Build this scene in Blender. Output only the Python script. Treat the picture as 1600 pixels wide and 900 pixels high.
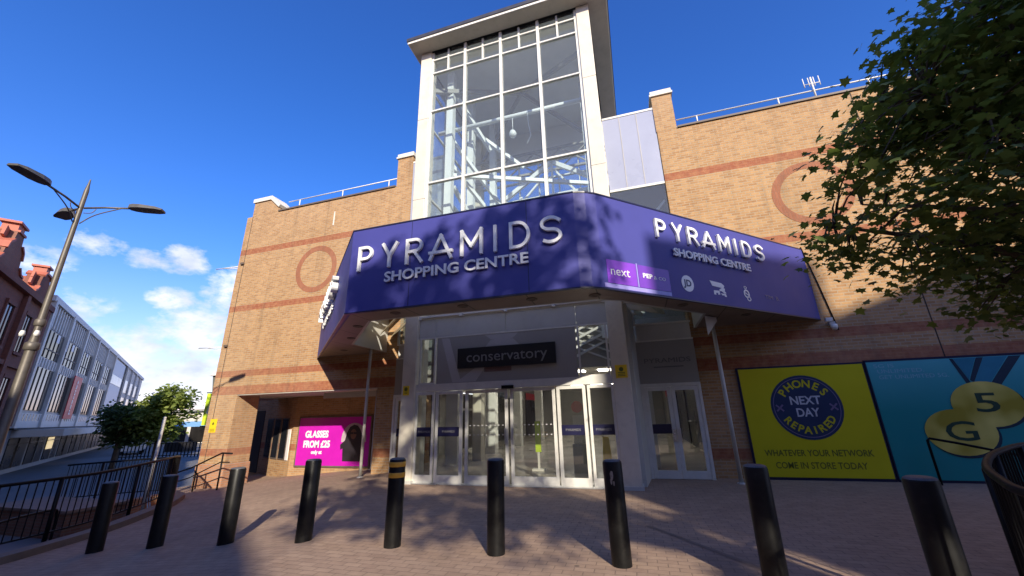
import bpy, bmesh, math, random
from mathutils import Vector, Matrix, noise as mnoise

# ------------------------------------------------------------------ scene, camera, light
for o in list(bpy.data.objects):
    bpy.data.objects.remove(o, do_unlink=True)
S = bpy.context.scene
COL = S.collection
rad = math.radians

cam_d = bpy.data.cameras.new('camera')
cam = bpy.data.objects.new('camera', cam_d)
COL.objects.link(cam)
S.camera = cam
cam_d.sensor_fit = 'HORIZONTAL'
cam_d.sensor_width = 36.0
cam_d.lens = 36.0 * 613.54 / 1600.0
cam_d.clip_start = 0.05
cam_d.clip_end = 5000
Rr, Uu, Ff = Vector((.9549, .2959, -.0239)), Vector((.1127, -.2868, .9513)), Vector((-.2746, .9112, .3072))
cm = Matrix(((Rr.x, Uu.x, -Ff.x, 0), (Rr.y, Uu.y, -Ff.y, 0), (Rr.z, Uu.z, -Ff.z, 1.55), (0, 0, 0, 1)))
cam.matrix_world = cm

S.render.engine = 'CYCLES'
S.render.resolution_x, S.render.resolution_y = 1024, 576
S.view_settings.view_transform = 'Standard'
S.view_settings.look = 'None'
S.view_settings.exposure = 0.50
S.view_settings.gamma = 1.0
S.cycles.max_bounces = 8
S.cycles.transparent_max_bounces = 24
S.cycles.glossy_bounces = 4
S.cycles.diffuse_bounces = 4
S.cycles.caustics_reflective = False
S.cycles.caustics_refractive = False

SUN_EL = 24.6
SUN_TO = Vector((.53 * math.cos(rad(SUN_EL)), -.848 * math.cos(rad(SUN_EL)), math.sin(rad(SUN_EL))))   # towards the sun
sun_d = bpy.data.lights.new('sun', 'SUN')
sun_d.energy = 5.0
sun_d.angle = rad(0.65)
sun_d.color = (1.0, .90, .74)
sun = bpy.data.objects.new('sun', sun_d)
COL.objects.link(sun)
sun.rotation_mode = 'QUATERNION'
sun.rotation_quaternion = SUN_TO.to_track_quat('Z', 'Y')
sun.location = (8, -14, 20)

W = bpy.data.worlds.new('World')
S.world = W
W.use_nodes = True


class NT:
    """small node helper"""
    def __init__(s, tree):
        s.t = tree
        s.n, s.l = tree.nodes, tree.links
    def new(s, typ, **kw):
        nd = s.n.new(typ)
        for k, v in kw.items():
            setattr(nd, k, v)
        return nd
    def put(s, sock, v):
        if hasattr(v, 'is_output'):
            s.l.new(v, sock)
        else:
            try:
                sock.default_value = v
            except Exception:
                sock.default_value = tuple(v) + (1.0,)
    def math(s, op, a, b=None, c=None, clamp=False):
        nd = s.new('ShaderNodeMath', operation=op)
        nd.use_clamp = clamp
        s.put(nd.inputs[0], a)
        if b is not None: s.put(nd.inputs[1], b)
        if c is not None: s.put(nd.inputs[2], c)
        return nd.outputs[0]
    def mix(s, f, a, b, blend='MIX'):
        nd = s.new('ShaderNodeMix', data_type='RGBA', blend_type=blend)
        s.put(nd.inputs[0], f)
        s.put(nd.inputs[6], a if hasattr(a, 'is_output') else tuple(a)[:3] + (1,))
        s.put(nd.inputs[7], b if hasattr(b, 'is_output') else tuple(b)[:3] + (1,))
        return nd.outputs[2]
    def noise(s, vec, scale, detail=3, rough=.55):
        nd = s.new('ShaderNodeTexNoise')
        if vec is not None: s.l.new(vec, nd.inputs['Vector'])
        nd.inputs['Scale'].default_value = scale
        nd.inputs['Detail'].default_value = detail
        nd.inputs['Roughness'].default_value = rough
        return nd.outputs['Fac']
    def ramp(s, f, lo, hi):
        nd = s.new('ShaderNodeMapRange')
        nd.clamp = True
        s.put(nd.inputs[0], f)
        nd.inputs[1].default_value, nd.inputs[2].default_value = lo, hi
        return nd.outputs[0]


def build_world():
    q = NT(W.node_tree)
    bg = W.node_tree.nodes['Background']
    sky = q.new('ShaderNodeTexSky', sky_type='NISHITA')
    sky.sun_disc = False
    sky.sun_elevation = rad(SUN_EL)
    sky.sun_rotation = rad(148)
    sky.air_density = 1.0
    sky.dust_density = 0.25
    sky.ozone_density = 3.0
    hsv = q.new('ShaderNodeHueSaturation')
    hsv.inputs['Saturation'].default_value = 1.36
    hsv.inputs['Value'].default_value = 1.48
    q.l.new(sky.outputs[0], hsv.inputs['Color'])
    skyc = q.mix(1.0, hsv.outputs[0], (1.0, .715, .95), 'MULTIPLY')
    skyc = q.mix(1.0, skyc, (.13, .0, .0), 'ADD')
    tc = q.new('ShaderNodeTexCoord')
    v = tc.outputs['Generated']
    sep = q.new('ShaderNodeSeparateXYZ')
    q.l.new(v, sep.inputs[0])
    az = q.math('MULTIPLY', q.math('ARCTAN2', sep.outputs[0], sep.outputs[1]), 57.2958)
    el = q.math('MULTIPLY', q.math('ARCSINE', sep.outputs[2]), 57.2958)
    # cloud banks: soft ellipses broken up by noise, in the sky's own azimuth and elevation
    blobs = [(-65.9, 17.6, 2.7, 1.6, .75), (-61.2, 16.9, 3.1, 1.6, .75), (-58.6, 17.7, 3.0, 2.0, .95), (-58.9, 13.1, 2.8, 1.6, .95),
             (-60.5, 7.0, 7.5, 3.6, .9), (-56.0, 10.2, 5.0, 4.0, 1.0), (-53.6, 14.5, 3.6, 3.8, .85), (-55.5, 4.5, 7.5, 3.5, 1.1),
             (-69.5, 14.8, 3.5, 2.0, .5), (-66.5, 11.0, 4.5, 2.2, .5), (-40, 7, 12, 4, 1), (-84, 6, 9, 4, 1),
             (118, 25, 52, 20, .9), (-135, 25, 44, 20, .9)]  # wide unseen banks added behind the camera as neutral fill light
    tot = None
    for a0, e0, wa, we, st in blobs:
        dx = q.math('DIVIDE', q.math('SUBTRACT', az, a0), wa)
        dy = q.math('DIVIDE', q.math('SUBTRACT', el, e0), we)
        d = q.math('ADD', q.math('MULTIPLY', dx, dx), q.math('MULTIPLY', dy, dy))
        m = q.math('MULTIPLY', q.math('SUBTRACT', 1.0, d, clamp=True), st)
        tot = m if tot is None else q.math('MAXIMUM', tot, m)
    cmb = q.new('ShaderNodeCombineXYZ')
    q.l.new(az, cmb.inputs[0])
    q.l.new(q.math('MULTIPLY', el, 1.6), cmb.inputs[1])
    nz = q.noise(cmb.outputs[0], .42, 6, .62)
    nz2 = q.noise(cmb.outputs[0], .16, 4, .6)
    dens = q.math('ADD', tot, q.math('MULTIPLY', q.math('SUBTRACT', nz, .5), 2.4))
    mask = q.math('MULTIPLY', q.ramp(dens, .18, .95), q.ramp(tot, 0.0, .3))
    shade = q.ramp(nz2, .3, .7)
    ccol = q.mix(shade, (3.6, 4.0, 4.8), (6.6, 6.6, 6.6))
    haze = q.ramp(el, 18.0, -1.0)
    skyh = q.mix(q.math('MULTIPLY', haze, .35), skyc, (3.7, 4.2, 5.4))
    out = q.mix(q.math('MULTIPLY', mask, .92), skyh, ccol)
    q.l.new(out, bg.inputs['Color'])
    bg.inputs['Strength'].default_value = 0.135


build_world()

# ------------------------------------------------------------------ materials
MATS = {}


def base_mat(name):
    m = bpy.data.materials.new(name)
    m.use_nodes = True
    q = NT(m.node_tree)
    b = m.node_tree.nodes['Principled BSDF']
    return m, q, b


def plain(name, col, rough=.55, metal=0.0, var=.12, scale=3.0, spec=.5, bump=0.0, bscale=60.0, dirt=0.0):
    """a surface colour with slight uneven wear"""
    if name in MATS: return MATS[name]
    m, q, b = base_mat(name)
    tc = q.new('ShaderNodeTexCoord').outputs['Object']
    n1 = q.noise(tc, scale, 5, .6)
    dark = tuple(c * (1 - var) for c in col)
    lite = tuple(min(1, c * (1 + var * .8)) for c in col)
    c = q.mix(q.ramp(n1, .3, .7), dark, lite)
    if dirt:
        n2 = q.noise(tc, scale * 2.7, 6, .7)
        c = q.mix(q.math('MULTIPLY', q.ramp(n2, .5, .75), dirt), c, (.12, .10, .08))
    q.l.new(c, b.inputs['Base Color'])
    b.inputs['Metallic'].default_value = metal
    b.inputs['Specular IOR Level'].default_value = spec
    q.l.new(q.math('ADD', q.math('MULTIPLY', q.math('SUBTRACT', n1, .5), .25), rough), b.inputs['Roughness'])
    if bump:
        bp = q.new('ShaderNodeBump')
        bp.inputs['Strength'].default_value = bump
        bp.inputs['Distance'].default_value = .01
        q.l.new(q.noise(tc, bscale, 3), bp.inputs['Height'])
        q.l.new(bp.outputs[0], b.inputs['Normal'])
    MATS[name] = m
    return m


def brick(name, c1, c2, mortar, red=None, bands=(), bw=.225, rh=.075, ground=False, rough=.85, stain=.25, joint=None, msize=.011):
    if name in MATS: return MATS[name]
    m, q, b = base_mat(name)
    tc = q.new('ShaderNodeTexCoord').outputs['Object']
    sp = q.new('ShaderNodeSeparateXYZ')
    q.l.new(tc, sp.inputs[0])
    cb = q.new('ShaderNodeCombineXYZ')
    if ground:
        q.l.new(sp.outputs[0], cb.inputs[0]); q.l.new(sp.outputs[1], cb.inputs[1])
    else:
        q.l.new(q.math('ADD', sp.outputs[0], sp.outputs[1]), cb.inputs[0]); q.l.new(sp.outputs[2], cb.inputs[1])
    def tex(a, bb, mo):
        t = q.new('ShaderNodeTexBrick')
        q.l.new(cb.outputs[0], t.inputs['Vector'])
        t.inputs['Color1'].default_value = (*a, 1); t.inputs['Color2'].default_value = (*bb, 1); t.inputs['Mortar'].default_value = (*mo, 1)
        t.inputs['Scale'].default_value = 1.0
        t.inputs['Mortar Size'].default_value = msize
        t.inputs['Mortar Smooth'].default_value = .2
        t.inputs['Bias'].default_value = -.1
        t.inputs['Brick Width'].default_value = bw
        t.inputs['Row Height'].default_value = rh
        return t
    t = tex(c1, c2, mortar)
    c = t.outputs['Color']
    if red:
        t2 = tex(red[0], red[1], tuple(x * .85 + .02 for x in red[1]))
        f = None
        for lo, hi in bands:
            k = q.math('COMPARE', sp.outputs[2], (lo + hi) / 2, (hi - lo) / 2)
            f = k if f is None else q.math('ADD', f, k, clamp=True)
        c = q.mix(f, c, t2.outputs['Color'])
    n1 = q.noise(tc, .55, 6, .65)
    n2 = q.noise(tc, 7.0, 3, .6)
    c = q.mix(q.math('MULTIPLY', q.ramp(n1, .42, .72), stain), c, tuple(x * .45 for x in c1))
    c = q.mix(q.math('MULTIPLY', q.ramp(n2, .4, .8), .30), c, tuple(min(1, x * 1.5) for x in c1))
    if not ground:
        # rain streaks running down from the wall top
        cs2 = q.new('ShaderNodeCombineXYZ')
        q.l.new(q.math('MULTIPLY', q.math('ADD', sp.outputs[0], sp.outputs[1]), 3.2), cs2.inputs[0]); q.l.new(q.math('MULTIPLY', sp.outputs[2], .22), cs2.inputs[1])
        n3 = q.noise(cs2.outputs[0], 1.0, 4, .6)
        c = q.mix(q.math('MULTIPLY', q.ramp(n3, .52, .8), .42), c, (.10, .075, .055))
        n4 = q.noise(tc, .23, 3, .5)
        c = q.mix(q.math('MULTIPLY', q.ramp(n4, .5, .75), .22), c, (.50, .38, .27))
    else:
        vo = q.new('ShaderNodeTexVoronoi'); vo.inputs['Scale'].default_value = 1.9
        q.l.new(tc, vo.inputs['Vector'])
        c = q.mix(q.math('MULTIPLY', q.math('LESS_THAN', vo.outputs['Distance'], .055), .55), c, (.045, .04, .04))
        vo2 = q.new('ShaderNodeTexVoronoi'); vo2.inputs['Scale'].default_value = .43
        q.l.new(tc, vo2.inputs['Vector'])
        c = q.mix(q.math('MULTIPLY', q.ramp(vo2.outputs['Distance'], .30, .12), .28), c, (.11, .09, .08))
    if joint:
        for xj in joint:
            c = q.mix(q.math('COMPARE', sp.outputs[0], xj, .014), c, (.05, .04, .035))
    q.l.new(c, b.inputs['Base Color'])
    b.inputs['Roughness'].default_value = rough
    b.inputs['Specular IOR Level'].default_value = .25
    bp = q.new('ShaderNodeBump')
    bp.inputs['Strength'].default_value = .5
    bp.inputs['Distance'].default_value = .006
    bp.invert = True
    q.l.new(t.outputs['Fac'], bp.inputs['Height'])
    q.l.new(bp.outputs[0], b.inputs['Normal'])
    MATS[name] = m
    return m


def glass(name, tint=(.80, .86, .86), refl=1.0, base=.05, rough=0.0, dirt=.02):
    if name in MATS: return MATS[name]
    m, q, b = base_mat(name)
    m.node_tree.nodes.remove(b)
    out = m.node_tree.nodes['Material Output']
    tr = q.new('ShaderNodeBsdfTransparent')
    tr.inputs[0].default_value = (*tint, 1)
    gl = q.new('ShaderNodeBsdfGlossy')
    gl.inputs['Roughness'].default_value = rough
    gl.inputs['Color'].default_value = (.95, .97, 1, 1)
    ge = q.new('ShaderNodeNewGeometry')
    dt = q.new('ShaderNodeVectorMath', operation='DOT_PRODUCT')
    q.l.new(ge.outputs['Normal'], dt.inputs[0]); q.l.new(ge.outputs['Incoming'], dt.inputs[1])
    cs = q.math('SUBTRACT', 1.0, q.math('ABSOLUTE', dt.outputs['Value']), clamp=True)
    f = q.math('ADD', q.math('MULTIPLY', q.math('POWER', cs, 5.0), .9 * refl), .035 * refl + base, clamp=True)
    mx = q.new('ShaderNodeMixShader')
    q.l.new(f, mx.inputs[0]); q.l.new(tr.outputs[0], mx.inputs[1]); q.l.new(gl.outputs[0], mx.inputs[2])
    df = q.new('ShaderNodeBsdfDiffuse')
    df.inputs[0].default_value = (.62, .62, .58, 1)
    m2 = q.new('ShaderNodeMixShader')
    m2.inputs[0].default_value = dirt
    q.l.new(mx.outputs[0], m2.inputs[1]); q.l.new(df.outputs[0], m2.inputs[2])
    q.l.new(m2.outputs[0], out.inputs['Surface'])
    MATS[name] = m
    return m


def leafmat(name, c1, c2, trans=.35, rough=.55):
    if name in MATS: return MATS[name]
    m, q, b = base_mat(name)
    out = m.node_tree.nodes['Material Output']
    g = q.new('ShaderNodeNewGeometry')
    tc = q.new('ShaderNodeTexCoord').outputs['Object']
    n = q.noise(tc, 1.3, 3)
    f = q.math('ADD', q.math('MULTIPLY', g.outputs['Random Per Island'], .6), q.math('MULTIPLY', q.ramp(n, .3, .7), .4))
    c = q.mix(f, c1, c2)
    q.l.new(c, b.inputs['Base Color'])
    b.inputs['Roughness'].default_value = rough
    b.inputs['Specular IOR Level'].default_value = .3
    tl = q.new('ShaderNodeBsdfTranslucent')
    q.l.new(q.mix(.5, c, (c2[0] * 1.6, c2[1] * 1.7, c2[2] * .6)), tl.inputs[0])
    mx = q.new('ShaderNodeMixShader')
    mx.inputs[0].default_value = trans
    q.l.new(b.outputs[0], mx.inputs[1]); q.l.new(tl.outputs[0], mx.inputs[2])
    q.l.new(mx.outputs[0], out.inputs['Surface'])
    MATS[name] = m
    return m


def lamp(name, col, strength):
    if name in MATS: return MATS[name]
    m, q, b = base_mat(name)
    b.inputs['Base Color'].default_value = (*col, 1)
    b.inputs['Emission Color'].default_value = (*col, 1)
    b.inputs['Emission Strength'].default_value = strength
    MATS[name] = m
    return m


BANDS = ((8.12, 8.36), (5.69, 5.92), (3.14, 3.37), (2.50, 2.80), (.42, .66))
WALL = brick('buff brick', (.44, .262, .122), (.305, .160, .070), (.37, .29, .20), ((.27, .088, .044), (.32, .110, .058)), BANDS, joint=(4.16, -11.9, 9.6))
PIERB = brick('buff pier brick', (.43, .255, .118), (.30, .156, .068), (.36, .28, .19), ((.27, .088, .044), (.32, .110, .058)), ((3.14, 3.37), (2.50, 2.80), (.42, .66)))
REDB = brick('soldier red brick', (.29, .115, .062), (.34, .14, .078), (.28, .13, .08), bw=.075, rh=.225)
PLINTH = brick('plinth brick', (.42, .20, .105), (.36, .16, .08), (.3, .24, .2))
DARKB = brick('planter brick', (.16, .075, .05), (.20, .10, .065), (.16, .13, .11))
PAVE = brick('paver brick', (.38, .265, .185), (.31, .210, .148), (.21, .150, .11), bw=.21, rh=.105, ground=True, stain=.45, msize=.006)
VICT = brick('victorian red brick', (.26, .085, .055), (.21, .065, .045), (.16, .09, .07), stain=.35)
BROWNB = brick('brown block brick', (.26, .13, .08), (.22, .11, .07), (.2, .14, .1))
OPPB = brick('opposite brick', (.30, .17, .11), (.25, .14, .09), (.25, .2, .17))
WHITE = plain('white painted metal', (.74, .72, .66), .4, var=.07, dirt=.12)
COLW = plain('white column cladding', (.66, .61, .50), .45, var=.06, scale=1.2, dirt=.22)
TRIM = plain('white window frame', (.68, .67, .62), .38, var=.08, dirt=.15)
TRUSS = plain('white roof truss paint', (.82, .84, .81), .45, var=.06)
GREYP = plain('grey panel', (.33, .32, .30), .5, var=.06, scale=1.0, dirt=.06)
LGREYP = plain('pale grey cladding', (.50, .50, .47), .45, var=.07, scale=1.2, dirt=.15)
SILV = plain('painted sign tint', (.45, .45, .45), .5, var=.04)
SOFF = None
BLACK = plain('black bollard paint', (.006, .006, .0065), .40, var=.3, scale=6, dirt=.08, spec=.3)
BLKW = plain('worn cap grey', (.10, .10, .10), .55, var=.4, scale=25)
BLKM = plain('black railing paint', (.006, .006, .007), .45, var=.3, scale=12, spec=.15)
BLKS = plain('black sign board', (.008, .008, .009), .6, var=.2)
GOLD = plain('amber band', (.62, .33, .03), .4, var=.15, scale=14)
LETW = plain('white sign letter', (.80, .80, .78), .3, var=.04)
LETG = plain('dim grey letter', (.22, .22, .22), .5, var=.05)
LETD = plain('grey applied letter', (.17, .17, .18), .5, var=.05)
STONE = plain('stone cap', (.66, .62, .54), .7, var=.12, dirt=.2, bump=.2)
COPE = plain('dark coping', (.13, .10, .08), .6, var=.2)
COPEG = plain('grey flashing', (.33, .33, .31), .45, var=.12)
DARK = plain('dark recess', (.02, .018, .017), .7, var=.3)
ROOFD = plain('dark roof edge', (.045, .045, .055), .5, var=.2)
EAVE = plain('eave soffit', (.42, .38, .33), .6, var=.12, scale=1.0, dirt=.25)
STEEL = plain('galvanised lamp steel', (.12, .105, .088), .5, metal=.3, var=.2, scale=6)
LAMPB = plain('lamp head grey', (.10, .095, .085), .45, var=.2, scale=8)
ALU = plain('bright aluminium', (.62, .63, .64), .3, metal=.8, var=.1)
POLEW = plain('white pole paint', (.55, .53, .48), .45, var=.12)
YEL = plain('yellow notice', (.80, .56, .02), .5, var=.08)
MAG = plain('magenta poster', (.50, .012, .40), .35, var=.10, scale=1.5)
MAGD = plain('plum poster', (.16, .012, .13), .35, var=.1)
PAPER = plain('poster white', (.80, .78, .78), .4, var=.04)
PGREY = plain('poster grey', (.42, .34, .38), .5, var=.3, scale=3)
PBLK = plain('poster black', (.02, .016, .022), .5, var=.3)
SKIN = plain('poster skin tone', (.16, .08, .055), .6, var=.2)
LIME = plain('lime poster', (.58, .53, .012), .32, var=.07, scale=1.2)
NAVY = plain('navy print', (.022, .04, .10), .35, var=.1)
OLIVE = plain('olive print', (.13, .15, .02), .4, var=.1)
LILAC = plain('lilac print', (.18, .15, .28), .4, var=.1)
TEALR = plain('ribbon teal', (.02, .20, .30), .35, var=.12)
TEALD = plain('ribbon edge dark', (.005, .03, .06), .4, var=.1)
CYANT = plain('pale cyan print', (.20, .45, .55), .4, var=.05)
PURP = plain('purple tile', (.22, .05, .52), .25, var=.08)
PALEP = plain('pale violet strip', (.30, .27, .62), .25, var=.06)
REDBAN = plain('red banner', (.62, .015, .03), .5, var=.1)
ROOFT = plain('clay roof tile', (.30, .10, .055), .7, var=.25, scale=5)
ROOFB = plain('brown slate roof', (.11, .075, .055), .7, var=.25, scale=5)
TERRA = plain('terracotta dressing', (.42, .12, .07), .65, var=.2, scale=4)
CONC = plain('white concrete panel', (.66, .62, .56), .5, var=.08, scale=.6, dirt=.08)
SPAND = plain('grey spandrel slats', (.42, .40, .375), .5, var=.12, scale=2)
BLUEP = plain('pale blue panel', (.42, .50, .60), .45, var=.06)
WIND = plain('dark window glass', (.014, .016, .02), .12, var=.3, scale=.8, spec=.3)
SHOPD = plain('dark shopfront', (.022, .020, .018), .3, var=.5, scale=.6, spec=.25)
STREET = plain('street paving', (.16, .155, .15), .8, var=.22, scale=.35, dirt=.15, bump=.2, bscale=8)
KERBT = plain('kerb top stone', (.19, .135, .10), .75, var=.2, scale=4, bump=.2)
BARK = plain('tree bark', (.10, .075, .05), .85, var=.35, scale=14, bump=.6, bscale=30)
LEAFA = leafmat('maple leaf', (.065, .105, .028), (.18, .225, .06), .38)
LEAFB = leafmat('plaza tree leaf', (.03, .06, .015), (.09, .13, .03), .4)
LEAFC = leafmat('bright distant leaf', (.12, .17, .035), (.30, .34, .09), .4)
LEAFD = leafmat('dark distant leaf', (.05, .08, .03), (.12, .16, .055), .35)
LIMEB = plain('lime banner cloth', (.60, .82, .05), .6, var=.1)
PALEB = plain('pale banner cloth', (.80, .85, .55), .6, var=.08)
AWNB = plain('blue awning', (.22, .42, .60), .6, var=.1)
FLOOR = plain('pale mall floor', (.55, .50, .43), .18, var=.12, scale=.8)
WHITEW = plain('mall white wall', (.70, .69, .65), .6, var=.05)
RSIGN = plain('red shop sign', (.55, .02, .02), .4, var=.08)
HIVIS = plain('yellow green board', (.55, .75, .04), .5, var=.1)
NAVYV = plain('navy vinyl strip', (.012, .012, .045), .35, var=.15)
VINP = plain('dull pink vinyl', (.16, .10, .10), .6, var=.1)
VINW = plain('pale vinyl shape', (.46, .45, .45), .55, var=.05)
TRANSL = plain('polycarbonate sheet', (.34, .36, .46), .3, var=.06, scale=.8)
CEIL = lamp('lit ceiling panel', (1, .95, .85), 7.0)
GLASS = glass('tower glass', (.88, .92, .93), 1.1, .0, 0, .055)
DGLASS = glass('door glass', (.86, .87, .86), 1.6, .02)
MGLASS = glass('canopy rooflight glass', (.85, .87, .80), 1.0, .02)


def fascia_mat():
    m, q, b = base_mat('violet blue fascia sheet')
    tc = q.new('ShaderNodeTexCoord').outputs['Object']
    n = q.noise(tc, .9, 4)
    q.l.new(q.mix(q.ramp(n, .3, .7), (.050, .052, .24), (.058, .060, .275)), b.inputs['Base Color'])
    q.l.new(q.math('ADD', .48, q.math('MULTIPLY', q.noise(tc, 3, 3), .14)), b.inputs['Roughness'])
    b.inputs['Specular IOR Level'].default_value = .38
    return m
FASC = fascia_mat()


def soffit_mat():
    m, q, b = base_mat('brown soffit panel')
    tc = q.new('ShaderNodeTexCoord').outputs['Object']
    sp = q.new('ShaderNodeSeparateXYZ'); q.l.new(tc, sp.inputs[0])
    fx = q.math('FRACT', q.math('DIVIDE', sp.outputs[0], 1.25))
    ln = q.math('LESS_THAN', fx, .018)
    n = q.noise(tc, 1.4, 5)
    c = q.mix(q.ramp(n, .3, .7), (.20, .155, .125), (.27, .21, .175))
    q.l.new(q.mix(ln, c, (.05, .04, .035)), b.inputs['Base Color'])
    b.inputs['Roughness'].default_value = .5
    return m
SOFF = soffit_mat()


def teal_mat():
    m, q, b = base_mat('teal poster print')
    tc = q.new('ShaderNodeTexCoord').outputs['Object']
    sp = q.new('ShaderNodeSeparateXYZ'); q.l.new(tc, sp.inputs[0])
    f = q.ramp(sp.outputs[2], 1.4, 2.5)
    n = q.noise(tc, .8, 3)
    f2 = q.math('MULTIPLY', f, q.math('ADD', .55, q.math('MULTIPLY', n, .9)), clamp=True)
    q.l.new(q.mix(f2, (.012, .25, .26), (.08, .40, .46)), b.inputs['Base Color'])
    b.inputs['Roughness'].default_value = .3
    return m
TEAL = teal_mat()


def medal_mat():
    m, q, b = base_mat('gold medal print')
    tc = q.new('ShaderNodeTexCoord').outputs['Object']
    n = q.noise(tc, 1.1, 2)
    q.l.new(q.mix(q.ramp(n, .40, .62), (.36, .29, .03), (.72, .62, .16)), b.inputs['Base Color'])
    b.inputs['Roughness'].default_value = .3
    return m
MEDAL = medal_mat()

# ------------------------------------------------------------------ mesh helper
class MB:
    def __init__(s):
        s.v, s.f, s.sm = [], [], []
    def add(s, vs, fs, smooth=False):
        k = len(s.v)
        s.v += [tuple(p) for p in vs]
        s.f += [tuple(i + k for i in f) for f in fs]
        s.sm += [smooth] * len(fs)
        return s
    def box(s, x0, x1, y0, y1, z0, z1):
        x0, x1 = min(x0, x1), max(x0, x1); y0, y1 = min(y0, y1), max(y0, y1); z0, z1 = min(z0, z1), max(z0, z1)
        return s.add([(x0, y0, z0), (x1, y0, z0), (x1, y1, z0), (x0, y1, z0), (x0, y0, z1), (x1, y0, z1), (x1, y1, z1), (x0, y1, z1)],
                     [(0, 3, 2, 1), (4, 5, 6, 7), (0, 1, 5, 4), (1, 2, 6, 5), (2, 3, 7, 6), (3, 0, 4, 7)])
    def prism(s, poly, z0, z1):
        """poly counter-clockwise in xy"""
        n = len(poly)
        vs = [(x, y, z0) for x, y in poly] + [(x, y, z1) for x, y in poly]
        fs = [tuple(range(n - 1, -1, -1)), tuple(range(n, 2 * n))] + [(i, (i + 1) % n, n + (i + 1) % n, n + i) for i in range(n)]
        return s.add(vs, fs)
    def extr(s, poly, y0, y1):
        """poly (x,z), extruded along y"""
        n = len(poly)
        vs = [(x, y0, z) for x, z in poly] + [(x, y1, z) for x, z in poly]
        fs = [tuple(range(n)), tuple(range(2 * n - 1, n - 1, -1))] + [(i, n + i, n + (i + 1) % n, (i + 1) % n) for i in range(n)]
        return s.add(vs, fs)
    def tube(s, pts, r, n=8, closed=False, caps=True):
        P = [Vector(p) for p in pts]
        rs = r if isinstance(r, (list, tuple)) else [r] * len(P)
        m = len(P); vs, fs = [], []
        up = None
        for i, p in enumerate(P):
            if closed: d = (P[(i + 1) % m] - P[i - 1])
            else: d = (P[min(i + 1, m - 1)] - P[max(i - 1, 0)])
            d.normalize()
            if up is None:
                a = Vector((0, 0, 1)) if abs(d.z) < .9 else Vector((1, 0, 0))
                u = d.cross(a).normalized()
            else:
                u = (up - d * up.dot(d))
                u = u.normalized() if u.length > 1e-6 else d.orthogonal().normalized()
            up = u
            w = d.cross(u)
            for k in range(n):
                t = 2 * math.pi * k / n
                vs.append(p + (u * math.cos(t) + w * math.sin(t)) * rs[i])
        for i in range(m if closed else m - 1):
            j = (i + 1) % m
            for k in range(n):
                fs.append((i * n + k, i * n + (k + 1) % n, j * n + (k + 1) % n, j * n + k))
        s.add(vs, fs, True)
        if caps and not closed:
            s.add(vs[:n], [tuple(range(n - 1, -1, -1))]); s.add(vs[-n:], [tuple(range(n))])
        return s
    def bar(s, a, b, w, h=None):
        """square bar from a to b"""
        a, b = Vector(a), Vector(b); h = h or w
        d = (b - a).normalized()
        q = Vector((0, 0, 1)) if abs(d.z) < .95 else Vector((0, 1, 0))
        u = d.cross(q).normalized() * (w / 2); t = u.cross(d).normalized() * (h / 2)
        vs = [a - u - t, a + u - t, a + u + t, a - u + t, b - u - t, b + u - t, b + u + t, b - u + t]
        return s.add(vs, [(0, 1, 2, 3), (7, 6, 5, 4), (0, 4, 5, 1), (1, 5, 6, 2), (2, 6, 7, 3), (3, 7, 4, 0)])
    def lathe(s, prof, n=24, c=(0, 0)):
        vs = [(c[0] + r * math.cos(2 * math.pi * k / n), c[1] + r * math.sin(2 * math.pi * k / n), z) for r, z in prof for k in range(n)]
        fs = [(i * n + k, i * n + (k + 1) % n, (i + 1) * n + (k + 1) % n, (i + 1) * n + k) for i in range(len(prof) - 1) for k in range(n)]
        s.add(vs, fs, True)
        s.add(vs[-n:], [tuple(range(n))])
        return s
    def build(s, name, mat, parent=None, xf=None, recalc=True, bevel=0.0):
        me = bpy.data.meshes.new(name)
        V = [Vector(p) for p in s.v]
        if xf: V = [xf(p) for p in V]
        if parent is not None:
            o = wloc(parent)
            V = [p - o for p in V]
        me.from_pydata([tuple(p) for p in V], [], s.f)
        for p, k in zip(me.polygons, s.sm):
            p.use_smooth = k
        if recalc:
            bm = bmesh.new(); bm.from_mesh(me)
            bmesh.ops.remove_doubles(bm, verts=bm.verts, dist=1e-5)
            bmesh.ops.recalc_face_normals(bm, faces=bm.faces)
            bm.to_mesh(me); bm.free()
        me.materials.append(mat)
        ob = bpy.data.objects.new(name, me)
        COL.objects.link(ob)
        if parent is not None: ob.parent = parent
        if bevel:
            md = ob.modifiers.new('bevel', 'BEVEL'); md.width = bevel; md.segments = 2; md.limit_method = 'ANGLE'
        return ob


def wloc(o):
    p = Vector((0, 0, 0))
    while o is not None:
        p = p + o.location
        o = o.parent
    return p


def thing(name, label, cat, loc=(0, 0, 0), group=None):
    o = bpy.data.objects.new(name, None)
    COL.objects.link(o)
    o.location = loc
    o.empty_display_size = .2
    o['label'] = label; o['category'] = cat
    if group: o['group'] = group
    return o


def tag(o, label, cat, group=None):
    o['label'] = label; o['category'] = cat
    if group: o['group'] = group
    return o


def struct(o):
    o['kind'] = 'structure'
    return o


def copy_tree(o, parent=None):
    c = o.copy(); COL.objects.link(c)
    if parent is not None: c.parent = parent
    for ch in list(o.children): copy_tree(ch, c)
    return c


def text_geo(txt, size, depth, align='CENTER', bold=0.0, space=1.0):
    cu = bpy.data.curves.new('lettering', 'FONT')
    cu.body = txt; cu.size = size; cu.extrude = depth / 2; cu.align_x = align; cu.align_y = 'CENTER'
    cu.offset = bold; cu.space_character = space; cu.resolution_u = 3
    ob = bpy.data.objects.new('lettering', cu)
    me = bpy.data.meshes.new_from_object(ob)
    vs = [v.co.copy() for v in me.vertices]; fs = [tuple(p.vertices) for p in me.polygons]
    bpy.data.objects.remove(ob); bpy.data.curves.remove(cu); bpy.data.meshes.remove(me)
    return vs, fs


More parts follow.
